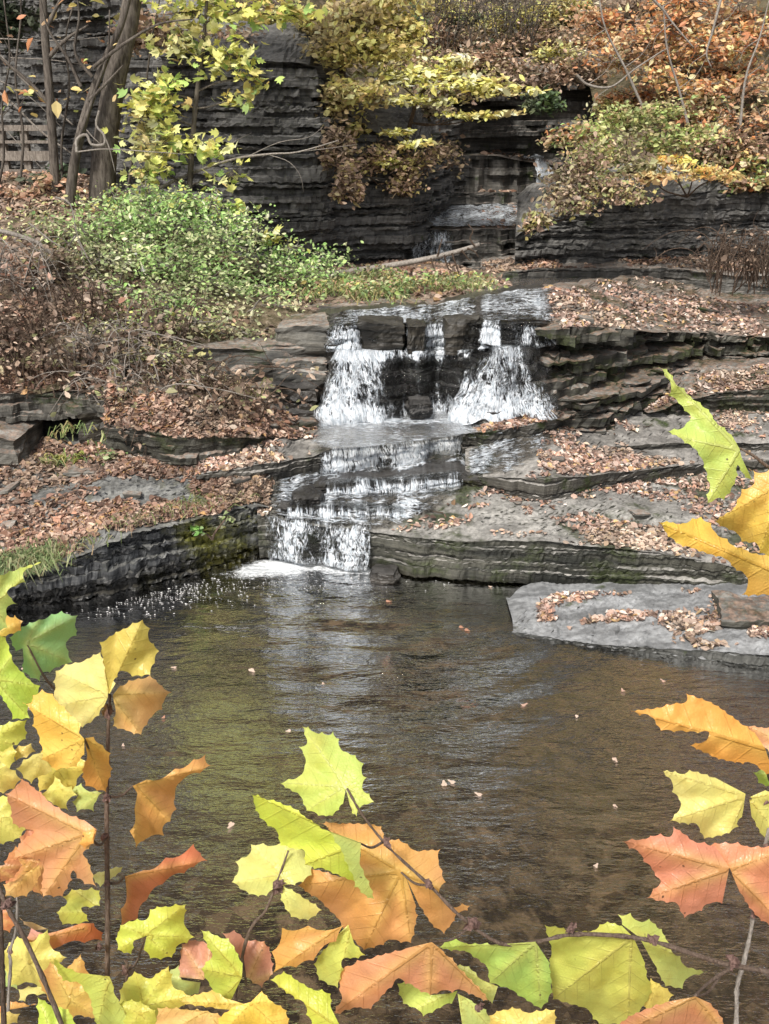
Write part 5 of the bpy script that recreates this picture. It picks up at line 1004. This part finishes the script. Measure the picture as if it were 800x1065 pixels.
def petiole(root, B_, d, to, of=None):
    a, b = K(B_[0], B_[1], d), K(*to); mid = (a+b)/2+np.array([0, 0, -.12])*np.linalg.norm(a-b); q = curve([a, mid, b], 10); m = MB(); m.add(*tube(q, np.linspace(.0014, .0020, len(q)), 6)); m.build('petiole', M_stem, of or root, True)
def bud(root, u, v, d, s=.011, seed=0):
    s = s*.72
    r = np.random.default_rng(seed+int(u)); c = K(u, v, d); m = MB()
    for k in range(7):      # dry scales round the node
        a = r.normal(0, 1, 3); a /= np.linalg.norm(a); b = np.cross(a, r.normal(0, 1, 3)); b /= np.linalg.norm(b); L = s*r.uniform(1.0, 2.0); w = L*.42; cc = np.cross(a, b)*w*.5
        m.add([c-a*s*.2, c+a*L*.5+b*w+cc, c+a*L*1.0, c+a*L*.5-b*w+cc, c+a*L*.45-cc], np.array([[0, 1, 4], [1, 2, 4], [2, 3, 4], [3, 0, 4]]))
    t, F = tube(np.array([c-np.array([0, 0, s*.9]), c-np.array([0, 0, s*.4]), c+np.array([0, 0, s*.3]), c+np.array([0, 0, s*.9])]), np.array([.2, .75, .7, .15])*s, 7); m.add(t, F)
    m.build('bud', M_bud, root)
def rootp(u, v, d, y, z): return np.array([K(u, v, d)[0], y, z])

# left sapling
SL = empty('sycamore_sapling', K(108, 1400, 1.5), 'thin upright sycamore sapling at the lower left crowded with yellow, green and rust leaves', 'sapling')
branch(SL, [(108, 1400, 1.5), (109, 1150, 1.45), (112, 980, 1.4), (111, 850, 1.38), (113, 735, 1.38)], .0048, .0028)
S = lambda *a, **k: syc_leaf(SL, *a, **k)
Lf = []
Lf.append((S('F', (-40, 300), [(-60, 200), (0, 110), (60, 85), (130, 60), (265, 28), (200, 65), (150, 95), (165, 160), (100, 185), (45, 215), (75, 260), (115, 300), (50, 312), (45, 370), (50, 450), (0, 470), (-60, 400)], [(165, 210, 120), (206, 222, 90), (1, -.3)], 1.30, (.4, .2)), None))
Lf.append((S('P', (-6, 660), [(-30, 640), (8, 640), (24, 646), (22, 656), (6, 662), (-20, 668)], [(226, 196, 60), (214, 160, 60)], 1.36), None))
Lf.append((S('F', (168, 545), [(60, 510), (140, 440), (250, 395), (330, 360), (395, 340), (440, 362), (500, 368), (485, 410), (495, 470), (490, 500), (425, 540), (440, 600), (465, 670), (380, 700), (320, 735), (275, 735), (255, 795), (195, 770), (140, 730), (150, 640), (145, 580), (100, 600), (75, 560)], [(122, 190, 120), (150, 212, 140)], 1.40, (.5, .3), pale=.8), (60, 720, 1.46)))
Lf.append((S('A', (-20, 470), [(-60, 340), (-10, 300), (20, 330), (40, 390), (60, 430), (100, 470), (135, 490), (130, 525), (95, 560), (100, 600), (40, 603), (25, 560), (0, 520), (-60, 480)], [(176, 214, 36), (196, 226, 60)], 1.33, (.3, -.3)), None))
Lf.append((S('A', (362, 522), [(362, 522), (345, 560), (330, 590), (275, 630), (235, 620), (200, 600), (165, 560), (180, 510), (185, 440), (250, 412), (290, 400), (335, 378), (350, 430), (385, 482)], [(222, 222, 130), (236, 226, 150)], 1.35, (-.5, .1), pale=.6), (113, 735, 1.38)))
Lf.append((S('A', (362, 518), [(362, 518), (348, 440), (330, 345), (365, 325), (410, 300), (475, 270), (500, 300), (495, 335), (530, 375), (515, 415), (500, 455), (440, 460), (400, 440), (375, 480)], [(228, 206, 80), (216, 206, 90), (.4, -.6)], 1.33, (.1, .6)), (113, 735, 1.38)))
Lf.append((S('A', (368, 520), [(375, 522), (400, 490), (460, 465), (500, 455), (540, 490), (572, 512), (545, 545), (540, 570), (505, 595), (490, 620), (470, 655), (420, 640), (375, 625), (385, 570)], [(236, 196, 122), (228, 172, 108)], 1.36, (.5, -.2)), (113, 735, 1.38)))
Lf.append((S('Q', (540, 300), [(540, 300), (505, 260), (520, 200), (440, 130), (370, 60), (340, 10), (270, -20), (210, 20), (195, 70), (140, 65), (190, 110), (215, 170), (205, 215), (240, 260), (250, 320), (270, 380), (265, 430), (330, 480), (360, 500), (430, 490), (490, 480), (510, 440), (540, 400)], [(246, 204, 76), (244, 190, 60)], 1.25, (-.3, .2)), (110, 800, 1.37)))
Lf.append((S('Q', (540, 295), [(540, 295), (600, 285), (660, 340), (710, 390), (700, 430), (720, 490), (710, 540), (690, 600), (680, 640), (620, 630), (545, 600), (525, 540), (540, 450), (555, 380)], [(240, 186, 72), (232, 166, 66)], 1.26, (.5, .5)), None))
Lf.append((S('Q', (-50, 300), [(-60, 220), (0, 210), (60, 185), (120, 180), (200, 155), (160, 210), (175, 260), (165, 300), (110, 340), (50, 360), (20, 385), (-40, 390)], [(206, 222, 60), (222, 228, 90)], 1.31, (.3, .2)), None))
Lf.append((S('Q', (-40, 520), [(-60, 440), (0, 420), (40, 470), (100, 500), (140, 560), (90, 620), (20, 650), (-60, 640)], [(236, 230, 120), (230, 220, 130)], 1.30, (.2, .4)), None))
Lf.append((S('Q', (275, 392), [(150, 430), (210, 400), (275, 385), (300, 430), (340, 510), (240, 545), (200, 590), (150, 550), (100, 490)], [(240, 236, 156), (236, 230, 130)], 1.34, (0, .6), pale=.6), None))
Lf.append((S('Q', (400, 620), [(250, 650), (320, 600), (350, 530), (385, 560), (410, 600), (460, 600), (495, 660), (430, 700), (440, 760), (340, 720)], [(216, 222, 104), (226, 226, 130)], 1.37), None))
Lf.append((S('Q', (640, 650), [(440, 640), (520, 580), (560, 630), (665, 640), (615, 700), (600, 765), (540, 750), (490, 770), (460, 700), (500, 660)], [(186, 216, 110), (206, 222, 140)], 1.38, pale=.6), None))
Lf.append((S('Q', (100, 420), [(60, 380), (120, 340), (200, 325), (230, 380), (170, 420), (100, 440)], [(214, 190, 90), (220, 200, 110)], 1.42), None))
Lf.append((S('P', (-5, 850), [(-15, 830), (12, 828), (30, 850), (22, 872), (-15, 880)], [(230, 226, 110), (216, 220, 100)], 1.36), None))
Lf.append((S('B', (280, 268), [(15, 140), (40, 128), (70, 90), (110, 120), (165, 170), (215, 205), (270, 225), (310, 255), (298, 300), (265, 330), (290, 370), (310, 440), (270, 430), (235, 385), (200, 470), (150, 465), (135, 475), (135, 400), (135, 360), (90, 345), (40, 350), (60, 300), (110, 262), (40, 235), (35, 190)], [(206, 134, 98), (226, 160, 110), (.3, .8)], 1.24, (-.4, .2), fold=.9), (111, 871, 1.37)))
Lf.append((S('B', (300, 285), [(300, 250), (308, 262), (300, 300), (270, 318), (250, 300), (265, 262)], [(240, 176, 70), (236, 164, 60)], 1.23), None))
Lf.append((S('B', (-15, 380), [(-20, 365), (0, 370), (60, 342), (72, 370), (45, 410), (0, 425), (-20, 430)], [(176, 98, 44), (196, 120, 60)], 1.28), None))
Lf.append((S('B', (125, 365), [(10, 430), (60, 410), (125, 368), (132, 400), (85, 470), (15, 470)], [(228, 176, 98), (236, 190, 120)], 1.3), None))
Lf.append((S('B', (428, 112), [(425, 115), (470, 95), (560, 60), (620, 30), (660, 12), (660, 40), (690, 50), (640, 75), (580, 100), (560, 155), (565, 190), (545, 230), (525, 240), (525, 275), (460, 290), (430, 330), (415, 260), (430, 190), (440, 140)], [(232, 172, 86), (222, 146, 66), (.3, -.8)], 1.34, (.5, .3), fold=.9, teeth=False), (112, 829, 1.38)))
Lf.append((S('B', (402, 405), [(400, 405), (460, 385), (530, 345), (620, 300), (642, 330), (665, 355), (620, 375), (590, 395), (520, 430), (470, 480), (440, 545), (375, 580), (385, 510), (405, 450)], [(206, 112, 80), (222, 110, 60), (1, -.3)], 1.36, (.4, .4), fold=.8, teeth=False), (111, 918, 1.4)))
Lf.append((S('B', (335, 520), [(200, 470), (230, 445), (320, 450), (320, 500), (260, 505), (285, 550), (200, 560), (180, 520), (215, 490)], [(206, 222, 66), (222, 226, 110)], 1.43), (111, 950, 1.42)))
Lf.append((S('B', (330, 400), [(290, 400), (345, 380), (400, 370), (370, 405), (320, 440)], [(220, 222, 150), (206, 216, 130)], 1.45, pale=.7), None))
Lf.append((S('B', (270, 570), [(95, 660), (60, 620), (100, 570), (200, 575), (260, 555), (300, 555), (330, 585), (328, 612), (270, 618), (190, 630), (140, 690)], [(206, 140, 138), (222, 110, 50), (1.2, -.2)], 1.40, (.3, .5), fold=.8, teeth=False), None))
Lf.append((S('B', (466, 592), [(370, 605), (385, 560), (440, 540), (465, 545), (480, 510), (530, 500), (595, 495), (590, 540), (605, 580), (625, 600), (570, 625), (550, 665), (480, 668), (460, 640), (470, 595), (430, 610), (420, 655), (375, 640)], [(206, 226, 52), (222, 232, 80)], 1.32, (.2, .2)), (132, 1010, 1.4)))
Lf.append((S('B', (350, 728), [(165, 660), (200, 690), (265, 715), (350, 725), (365, 760), (380, 800), (425, 890), (310, 890), (285, 790), (250, 745), (200, 740)], [(206, 228, 120), (214, 228, 70), (-1, -.5)], 1.22, (.1, .4)), (108, 1060, 1.43)))
Lf.append((S('B', (180, 950), [(120, 790), (170, 820), (195, 822), (220, 830), (245, 880), (240, 960), (110, 960), (122, 860)], [(180, 216, 44), (196, 222, 70)], 1.20), None))
Lf.append((S('I', (545, 330), [(455, 140), (500, 130), (545, 165), (610, 170), (635, 220), (640, 290), (600, 340), (540, 300), (520, 230)], [(208, 140, 122), (196, 124, 108)], 1.36), (252, 995, 1.36)))
Lf.append((S('I', (400, 320), [(300, 300), (310, 180), (360, 165), (415, 180), (420, 260), (390, 310)], [(216, 148, 132), (206, 136, 120)], 1.35), None))
Lf.append((S('I', (380, 320), [(245, 300), (300, 255), (310, 310), (378, 320), (370, 360), (330, 380), (290, 372)], [(190, 216, 128), (206, 222, 140)], 1.38, pale=.6), None))
Lf.append((S('I', (528, 300), [(375, 125), (440, 150), (480, 160), (530, 250), (528, 300), (490, 380), (440, 400), (410, 330), (378, 270), (420, 225)], [(190, 218, 56), (206, 224, 90)], 1.28, (-.3, .3)), None))
Lf.append((S('I', (560, 395), [(440, 450), (490, 410), (560, 390), (600, 350), (640, 390), (690, 420), (700, 520), (440, 520)], [(248, 214, 62), (240, 206, 80)], 1.18), None))
Lf.append((S('I', (400, 420), [(220, 410), (330, 415), (440, 430), (490, 470), (480, 530), (220, 530)], [(242, 200, 132), (236, 186, 110)], 1.2), None))
Lf.append((S('I', (160, 430), [(70, 400), (130, 380), (215, 420), (220, 520), (90, 520), (110, 430)], [(200, 204, 66), (176, 190, 50)], 1.24), None))
Lf.append((S('I', (545, 400), [(290, 390), (420, 345), (480, 380), (560, 405), (560, 425), (430, 414)], [(240, 216, 110), (230, 206, 96)], 1.25), None))
Lf.append((S('H', (10, 400), [(-20, 330), (60, 335), (100, 440), (60, 490), (20, 470), (-20, 480)], [(206, 112, 60), (222, 130, 66)], 1.38), None))
Lf.append((S('H', (60, 800), [(30, 720), (60, 690), (120, 735), (170, 765), (125, 790), (110, 850), (30, 830)], [(172, 206, 120), (190, 214, 140)], 1.45, pale=.5), None))
Lf.append((S('H', (290, 850), [(115, 845), (180, 825), (265, 815), (300, 880), (180, 880), (160, 925), (115, 920)], [(214, 214, 116), (226, 222, 140)], 1.44), None))
Lf.append((S('H', (20, 960), [(-20, 960), (60, 920), (150, 930), (235, 940), (180, 955), (30, 980), (-20, 1000)], [(226, 166, 96), (214, 150, 80)], 1.42), None))
Lf.append((S('H', (290, 465), [(120, 390), (200, 420), (300, 465), (200, 475), (150, 435)], [(196, 170, 144), (180, 150, 120)], 1.44, teeth=False), None))
Lf.append((S('H', (20, 1040), [(-20, 980), (60, 985), (130, 1000), (110, 1060), (-20, 1080)], [(226, 206, 120), (214, 190, 96)], 1.3), None))
Lf.append((S('P', (40, 900), [(20, 870), (44, 855), (62, 866), (58, 886), (40, 898), (22, 893)], [(206, 130, 96), (190, 110, 76)], 1.3), None))
Lf.append((S('P', (-4, 790), [(-12, 770), (8, 768), (18, 782), (10, 800), (-12, 806)], [(226, 220, 100), (206, 210, 80)], 1.4), None))
for base, outl, cols, dd_ in [((72, 1040), [(40, 1020), (52, 1000), (66, 1010), (84, 992), (92, 1012), (112, 1020), (98, 1036), (104, 1060), (80, 1056), (62, 1074), (54, 1048)], [(226, 196, 80), (222, 160, 76)], 1.33), ((150, 1046), [(124, 1030), (140, 1010), (156, 1018), (176, 1004), (180, 1026), (200, 1036), (184, 1052), (182, 1078), (152, 1072), (130, 1078)], [(206, 220, 90), (226, 214, 90)], 1.30), ((28, 905), [(4, 896), (16, 880), (30, 884), (46, 870), (50, 890), (66, 900), (50, 912), (44, 932), (26, 922), (8, 928)], [(222, 150, 84), (210, 120, 70)], 1.37), ((30, 1000), [(2, 990), (18, 974), (32, 980), (50, 966), (54, 986), (70, 996), (54, 1008), (50, 1030), (30, 1022), (10, 1026)], [(226, 216, 110), (204, 210, 90)], 1.39), ((60, 800), [(38, 790), (48, 774), (62, 780), (80, 768), (82, 786), (96, 798), (82, 808), (76, 826), (58, 818), (40, 824)], [(222, 214, 90), (236, 206, 90)], 1.40)]:
    Lf.append((S('P', base, outl, cols, dd_, (r_s if (r_s := (.3 if base[0] % 3 else -.3)) else 0, .3)), None))
for (o, B_, d), to in Lf:
    if to: petiole(SL, B_, d, to, o)
for q in [(112, 740, 1.37, .012), (111, 829, 1.37, .009), (108, 871, 1.36, .009), (111, 918, 1.38, .007), (103, 985, 1.38, .008), (130, 1010, 1.36, .008)]: bud(SL, *q[:3], s=q[3])
branch(SL, [(108, 1150, 1.45), (128, 1062, 1.40), (132, 1008, 1.38), (130, 998, 1.38)], .0030, .0022)
# two more shoots at the left edge
S2 = empty('sycamore_shoot', K(70, 1250, 1.3), 'slanting brown bare shoot at the lower left, crossing in front of the sapling leaves', 'shoot'); branch(S2, [(130, 1250, 1.25), (65, 1068, 1.2), (30, 985, 1.18), (8, 945, 1.17), (-2, 920, 1.17)], .0032, .0022); bud(S2, 8, 940, 1.17, .010)
S3 = empty('sycamore_shoot', K(5, 1250, 1.4), 'pale crooked bare shoot standing at the left frame edge', 'shoot'); branch(S3, [(2, 1250, 1.4), (8, 1060, 1.36), (11, 1005, 1.35), (10, 990, 1.35), (17, 965, 1.35), (18, 925, 1.34)], .0026, .0018, mat=M_pale); bud(S3, 11, 990, 1.35, .006)
S4 = empty('sycamore_shoot', K(0, 1250, 1.3), 'dark straight bare shoot at the far left edge', 'shoot'); branch(S4, [(6, 1250, 1.3), (4, 1065, 1.27), (1, 960, 1.25), (-3, 900, 1.25)], .0034, .0024, mat=M_twig)

# long branch across the bottom from the right
SC = empty('sycamore_branch', K(1000, 1050, 1.45), 'long sycamore branch reaching across the bottom centre with lime, orange and salmon leaves', 'branch')
S = lambda *a, **k: syc_leaf(SC, *a, **k); Lf = []
branch(SC, [(1000, 1050, 1.45), (800, 1011, 1.34), (752, 1002, 1.32), (686, 981, 1.30), (650, 974, 1.30), (596, 972, 1.30), (556, 980, 1.30), (520, 981, 1.30), (480, 954, 1.30), (447, 921, 1.30), (404, 881, 1.30), (376, 846, 1.31), (361, 820, 1.32)], .0038, .0016)
Lf.append((S('C', (355, 215), [(230, 38), (270, 60), (310, 68), (322, 55), (345, 110), (385, 125), (410, 150), (405, 180), (418, 190), (405, 220), (440, 260), (400, 275), (390, 308), (370, 270), (358, 222), (350, 265), (320, 300), (280, 300), (245, 285), (225, 240), (165, 205), (225, 185), (240, 155), (235, 120), (220, 100), (245, 95), (238, 65)], [(190, 218, 96), (206, 224, 110)], 1.33, (-.2, -.3), pale=.7), None))
Lf.append((S('C', (398, 378), [(85, 235), (125, 250), (170, 260), (200, 270), (240, 300), (300, 340), (385, 370), (400, 380), (395, 430), (385, 490), (300, 455), (240, 440), (240, 400), (170, 385), (160, 345), (110, 305)], [(196, 222, 30), (206, 226, 60)], 1.24, (-.3, .4)), (398, 876, 1.30)))
Lf.append((S('C', (400, 375), [(310, 345), (385, 370), (402, 378), (398, 430), (445, 545), (400, 520), (380, 480), (345, 400)], [(196, 218, 120), (206, 222, 100)], 1.23, (.3, .4), pale=.6), None))
Lf.append((S('C', (172, 468), [(30, 490), (50, 455), (40, 430), (80, 410), (85, 380), (150, 385), (190, 370), (240, 400), (265, 440), (260, 470), (235, 490), (180, 500), (250, 540), (290, 570), (250, 600), (200, 590), (170, 540), (172, 492), (130, 530), (80, 525)], [(216, 226, 126), (226, 230, 146)], 1.36, (-.2, -.2), pale=.7), None))
Lf.append((S('C', (515, 460), [(280, 320), (350, 320), (420, 320), (460, 330), (470, 370), (510, 365), (560, 400), (630, 395), (625, 430), (645, 490), (625, 520), (660, 560), (725, 555), (680, 580), (640, 640), (610, 620), (570, 560), (530, 475), (560, 560), (560, 610), (545, 665), (490, 655), (410, 685), (370, 650), (330, 590), (280, 540), (220, 500), (260, 450), (330, 470), (390, 480), (400, 400)], [(236, 176, 84), (228, 156, 96)], 1.36, (0, .2)), (447, 921, 1.30)))
Lf.append((S('C', (605, 662), [(320, 870), (345, 830), (335, 740), (420, 710), (530, 680), (605, 662), (640, 690), (720, 770), (775, 835), (690, 800), (640, 800), (600, 815), (510, 765), (470, 810), (430, 855), (390, 850)], [(218, 142, 106), (226, 156, 112)], 1.24, (-.2, .5), fold=.7), (492, 962, 1.30)))
Lf.append((S('C', (340, 618), [(175, 620), (250, 615), (370, 605), (330, 660), (265, 715), (215, 735), (150, 750), (145, 690)], [(228, 162, 90), (236, 180, 70)], 1.30, teeth=False), None))
Lf.append((S('C', (372, 615), [(265, 725), (310, 665), (365, 612), (380, 660), (415, 700), (350, 710), (335, 795), (280, 770)], [(186, 216, 80), (206, 222, 100)], 1.32), None))
Lf.append((S('C', (320, 895), [(140, 770), (180, 745), (220, 772), (260, 795), (315, 810), (315, 850), (340, 900), (260, 900), (240, 840)], [(200, 222, 36), (212, 226, 60)], 1.22), None))
Lf.append((S('J', (300, 340), [(110, 310), (150, 290), (230, 350), (290, 345), (320, 335), (300, 380), (260, 395), (200, 425), (180, 400), (130, 380)], [(186, 218, 84), (206, 224, 100)], 1.38), None))
Lf.append((S('J', (590, 168), [(250, 185), (310, 145), (350, 170), (450, 175), (590, 165), (640, 240), (650, 340), (610, 400), (560, 370), (500, 330), (430, 310), (420, 250), (350, 200), (270, 190)], [(166, 214, 96), (176, 220, 84)], 1.29, (-.3, .5), pale=.5), (558, 980, 1.30)))
Lf.append((S('J', (450, 315), [(300, 245), (360, 250), (410, 300), (460, 320), (440, 380), (380, 340)], [(206, 222, 130), (216, 224, 120)], 1.36), None))
Lf.append((S('J', (330, 345), [(320, 345), (370, 370), (420, 400), (445, 480), (340, 480)], [(190, 216, 120), (206, 220, 130)], 1.33), None))
Lf.append((S('J', (560, 480), [(430, 420), (510, 390), (560, 410), (660, 400), (655, 480), (430, 490)], [(236, 214, 116), (230, 206, 96)], 1.2), None))
Lf.append((S('Z', (322, 152), [(20, 105), (60, 110), (110, 130), (190, 125), (240, 95), (290, 110), (330, 150), (370, 240), (395, 340), (350, 410), (310, 450), (210, 450), (180, 410), (140, 390), (50, 365), (35, 260), (45, 190)], [(200, 214, 74), (214, 218, 96)], 1.31, (-.1, .5), pale=.4), (650, 974, 1.30)))
Lf.append((S('Z', (340, 140), [(275, 70), (320, 65), (350, 95), (385, 85), (440, 145), (460, 190), (510, 250), (590, 270), (520, 290), (500, 330), (440, 320), (400, 240), (350, 150), (290, 105)], [(196, 218, 104), (210, 222, 124)], 1.37, (.4, .2), pale=.6), None))
Lf.append((S('Z', (410, 300), [(390, 290), (420, 310), (470, 350), (450, 380), (380, 410), (350, 380)], [(236, 222, 104), (230, 206, 90)], 1.38), None))
Lf.append((S('Z', (545, 355), [(250, 470), (290, 440), (340, 410), (440, 375), (545, 355), (600, 380), (640, 430), (660, 500), (250, 500)], [(212, 136, 96), (204, 124, 84)], 1.22, (0, .4)), (752, 1011, 1.32)))
branch(SC, [(768, 1003, 1.32), (752, 1012, 1.31), (735, 1024, 1.28), (723, 1036, 1.22)], .0026, .0020)
SC2 = empty('sycamore_shoot', K(240, 1200, 1.4), 'short thin shoot rising to a pale lime leaf left of the bottom centre', 'shoot'); branch(SC2, [(225, 1200, 1.45), (252, 995, 1.36), (277, 946, 1.36), (288, 918, 1.36), (300, 885, 1.36)], .0026, .0014)
bud(SC2, 288, 920, 1.35, .012)
for (o, B_, d), to in Lf:
    if to: petiole(SC, B_, d, to, o)
for q in [(402, 877, 1.29, .008), (446, 919, 1.29, .009), (492, 960, 1.29, .013), (594, 966, 1.29, .009), (678, 977, 1.29, .009), (764, 1001, 1.31, .012), (497, 1048, 1.27, .008)]: bud(SC, *q[:3], s=q[3])
# right-hand shoot
SR = empty('sycamore_shoot', K(762, 1300, 1.35), 'pale zigzag upright shoot at the right edge carrying salmon, orange and pale yellow leaves', 'shoot')
S = lambda *a, **k: syc_leaf(SR, *a, **k); Lf = []
branch(SR, [(762, 1300, 1.35), (766, 1065, 1.33), (767, 1026, 1.33), (774, 1000, 1.33), (783, 955, 1.33), (781, 921, 1.34), (796, 880, 1.35), (806, 820, 1.37), (812, 760, 1.38)], .0036, .0022, mat=M_pale)
Lf.append((S('D', (788, 210), [(415, 105), (490, 95), (570, 80), (570, 55), (640, 80), (700, 120), (760, 165), (790, 210), (815, 290), (750, 250), (660, 240), (575, 200), (620, 190), (635, 165), (500, 160), (470, 120)], [(232, 160, 36), (238, 170, 60)], 1.30, (.3, .3)), (806, 820, 1.37)))
Lf.append((S('D', (850, 200), [(735, 145), (780, 150), (860, 150), (870, 250), (800, 220), (770, 185)], [(226, 166, 124), (216, 150, 106)], 1.33), None))
Lf.append((S('D', (735, 342), [(495, 268), (560, 280), (580, 268), (650, 290), (735, 335), (730, 370), (725, 400), (690, 445), (620, 460), (600, 420), (525, 410), (555, 370), (550, 350), (530, 330), (530, 300)], [(222, 222, 116), (228, 222, 136)], 1.34, (.3, .1), pale=.3), (800, 828, 1.37)))
Lf.append((S('D', (745, 348), [(745, 345), (790, 325), (840, 330), (850, 480), (790, 465), (752, 400)], [(216, 218, 106), (224, 220, 120)], 1.35, (-.3, .1)), None))
Lf.append((S('D', (688, 545), [(390, 465), (450, 460), (500, 445), (525, 455), (535, 425), (590, 465), (650, 480), (690, 540), (670, 640), (635, 640), (565, 680), (545, 640), (460, 625), (500, 580), (475, 545), (440, 500)], [(218, 132, 106), (212, 122, 96)], 1.26, (.2, .2)), (783, 918, 1.34)))
Lf.append((S('D', (692, 545), [(690, 540), (620, 480), (680, 468), (740, 480), (850, 490), (860, 720), (800, 700), (760, 670), (720, 610)], [(218, 136, 100), (208, 120, 86)], 1.27, (-.2, .3)), None))
Lf.append((S('D', (860, 300), [(755, 275), (800, 265), (860, 280), (860, 330), (770, 305)], [(150, 200, 64), (170, 210, 90)], 1.36), None))
for (o, B_, d), to in Lf:
    if to: petiole(SR, B_, d, to, o)
for q in [(797, 832, 1.35, .010), (797, 880, 1.34, .006), (784, 950, 1.32, .006)]: bud(SR, *q[:3], s=q[3])
# upper right spray
SU = empty('sycamore_branch', K(900, 560, 1.4), 'short twig entering at the right edge with one raised green leaf and two yellow leaves', 'branch')
S = lambda *a, **k: syc_leaf(SU, *a, **k); Lf = []
branch(SU, [(900, 560, 1.45), (840, 510, 1.38), (800, 486, 1.34), (784, 474, 1.33), (769, 466, 1.33)], .0032, .0016)
Lf.append((S('E', (490, 410), [(170, 80), (205, 90), (235, 140), (300, 200), (370, 250), (400, 300), (460, 350), (492, 405), (500, 440), (550, 545), (515, 520), (485, 470), (475, 545), (430, 610), (410, 600), (360, 630), (375, 560), (350, 480), (330, 430), (305, 400), (250, 360), (200, 335), (265, 325), (300, 280), (250, 225), (210, 195), (220, 150)], [(180, 216, 92), (196, 222, 110)], 1.33, (.3, .1), pale=.8), None))
Lf.append((S('E', (660, 545), [(545, 490), (590, 500), (640, 470), (720, 480), (740, 840), (660, 850), (570, 820), (560, 780), (500, 775), (480, 740), (390, 695), (470, 640), (500, 565), (550, 545)], [(240, 216, 66), (232, 180, 80), (-.3, -.8)], 1.29, (-.2, .2)), (840, 510, 1.38)))
Lf.append((S('E', (720, 930), [(165, 695), (270, 700), (340, 675), (380, 700), (400, 740), (470, 790), (560, 820), (720, 850), (730, 1000), (600, 985), (500, 985), (525, 940), (510, 900), (460, 870), (430, 840), (300, 800), (240, 780)], [(246, 212, 36), (240, 178, 70), (1, .4)], 1.24, (.5, .3), fold=.6), (860, 560, 1.4)))
for (o, B_, d), to in Lf:
    if to: petiole(SU, B_, d, to, o)
# ------------------------------------------------------------------ daylight: soft, high overcast
world = bpy.data.worlds.new('World'); scene.world = world; world.use_nodes = True
wt = world.node_tree; wt.nodes.clear()
sky = wt.nodes.new('ShaderNodeTexSky'); sky.sky_type = 'NISHITA'; sky.sun_disc = False
EL, ROT = math.radians(52), math.radians(205)
sky.sun_elevation = EL; sky.sun_rotation = ROT; sky.air_density = 1.0; sky.dust_density = 4.0; sky.ozone_density = 1.0
hs = wt.nodes.new('ShaderNodeHueSaturation'); hs.inputs['Saturation'].default_value = .35
bg = wt.nodes.new('ShaderNodeBackground'); bg.inputs[1].default_value = .15
wo = wt.nodes.new('ShaderNodeOutputWorld')
wt.links.new(sky.outputs[0], hs.inputs['Color']); wt.links.new(hs.outputs[0], bg.inputs[0]); wt.links.new(bg.outputs[0], wo.inputs[0])
sl = bpy.data.lights.new('sun', 'SUN'); sl.energy = 4.2; sl.angle = math.radians(9); sl.color = (1, .95, .87)
so = bpy.data.objects.new('sun', sl); COL.objects.link(so)
sd = Vector((math.sin(ROT)*math.cos(EL), math.cos(ROT)*math.cos(EL), math.sin(EL)))
so.rotation_euler = sd.to_track_quat('Z', 'Y').to_euler()
scene.view_settings.view_transform = 'Standard'; scene.view_settings.look = 'None'; scene.view_settings.exposure = 0
scene.render.engine = 'CYCLES'
scene.cycles.transparent_max_bounces = 12; scene.cycles.max_bounces = 6; scene.cycles.diffuse_bounces = 2; scene.cycles.glossy_bounces = 2; scene.cycles.transmission_bounces = 2
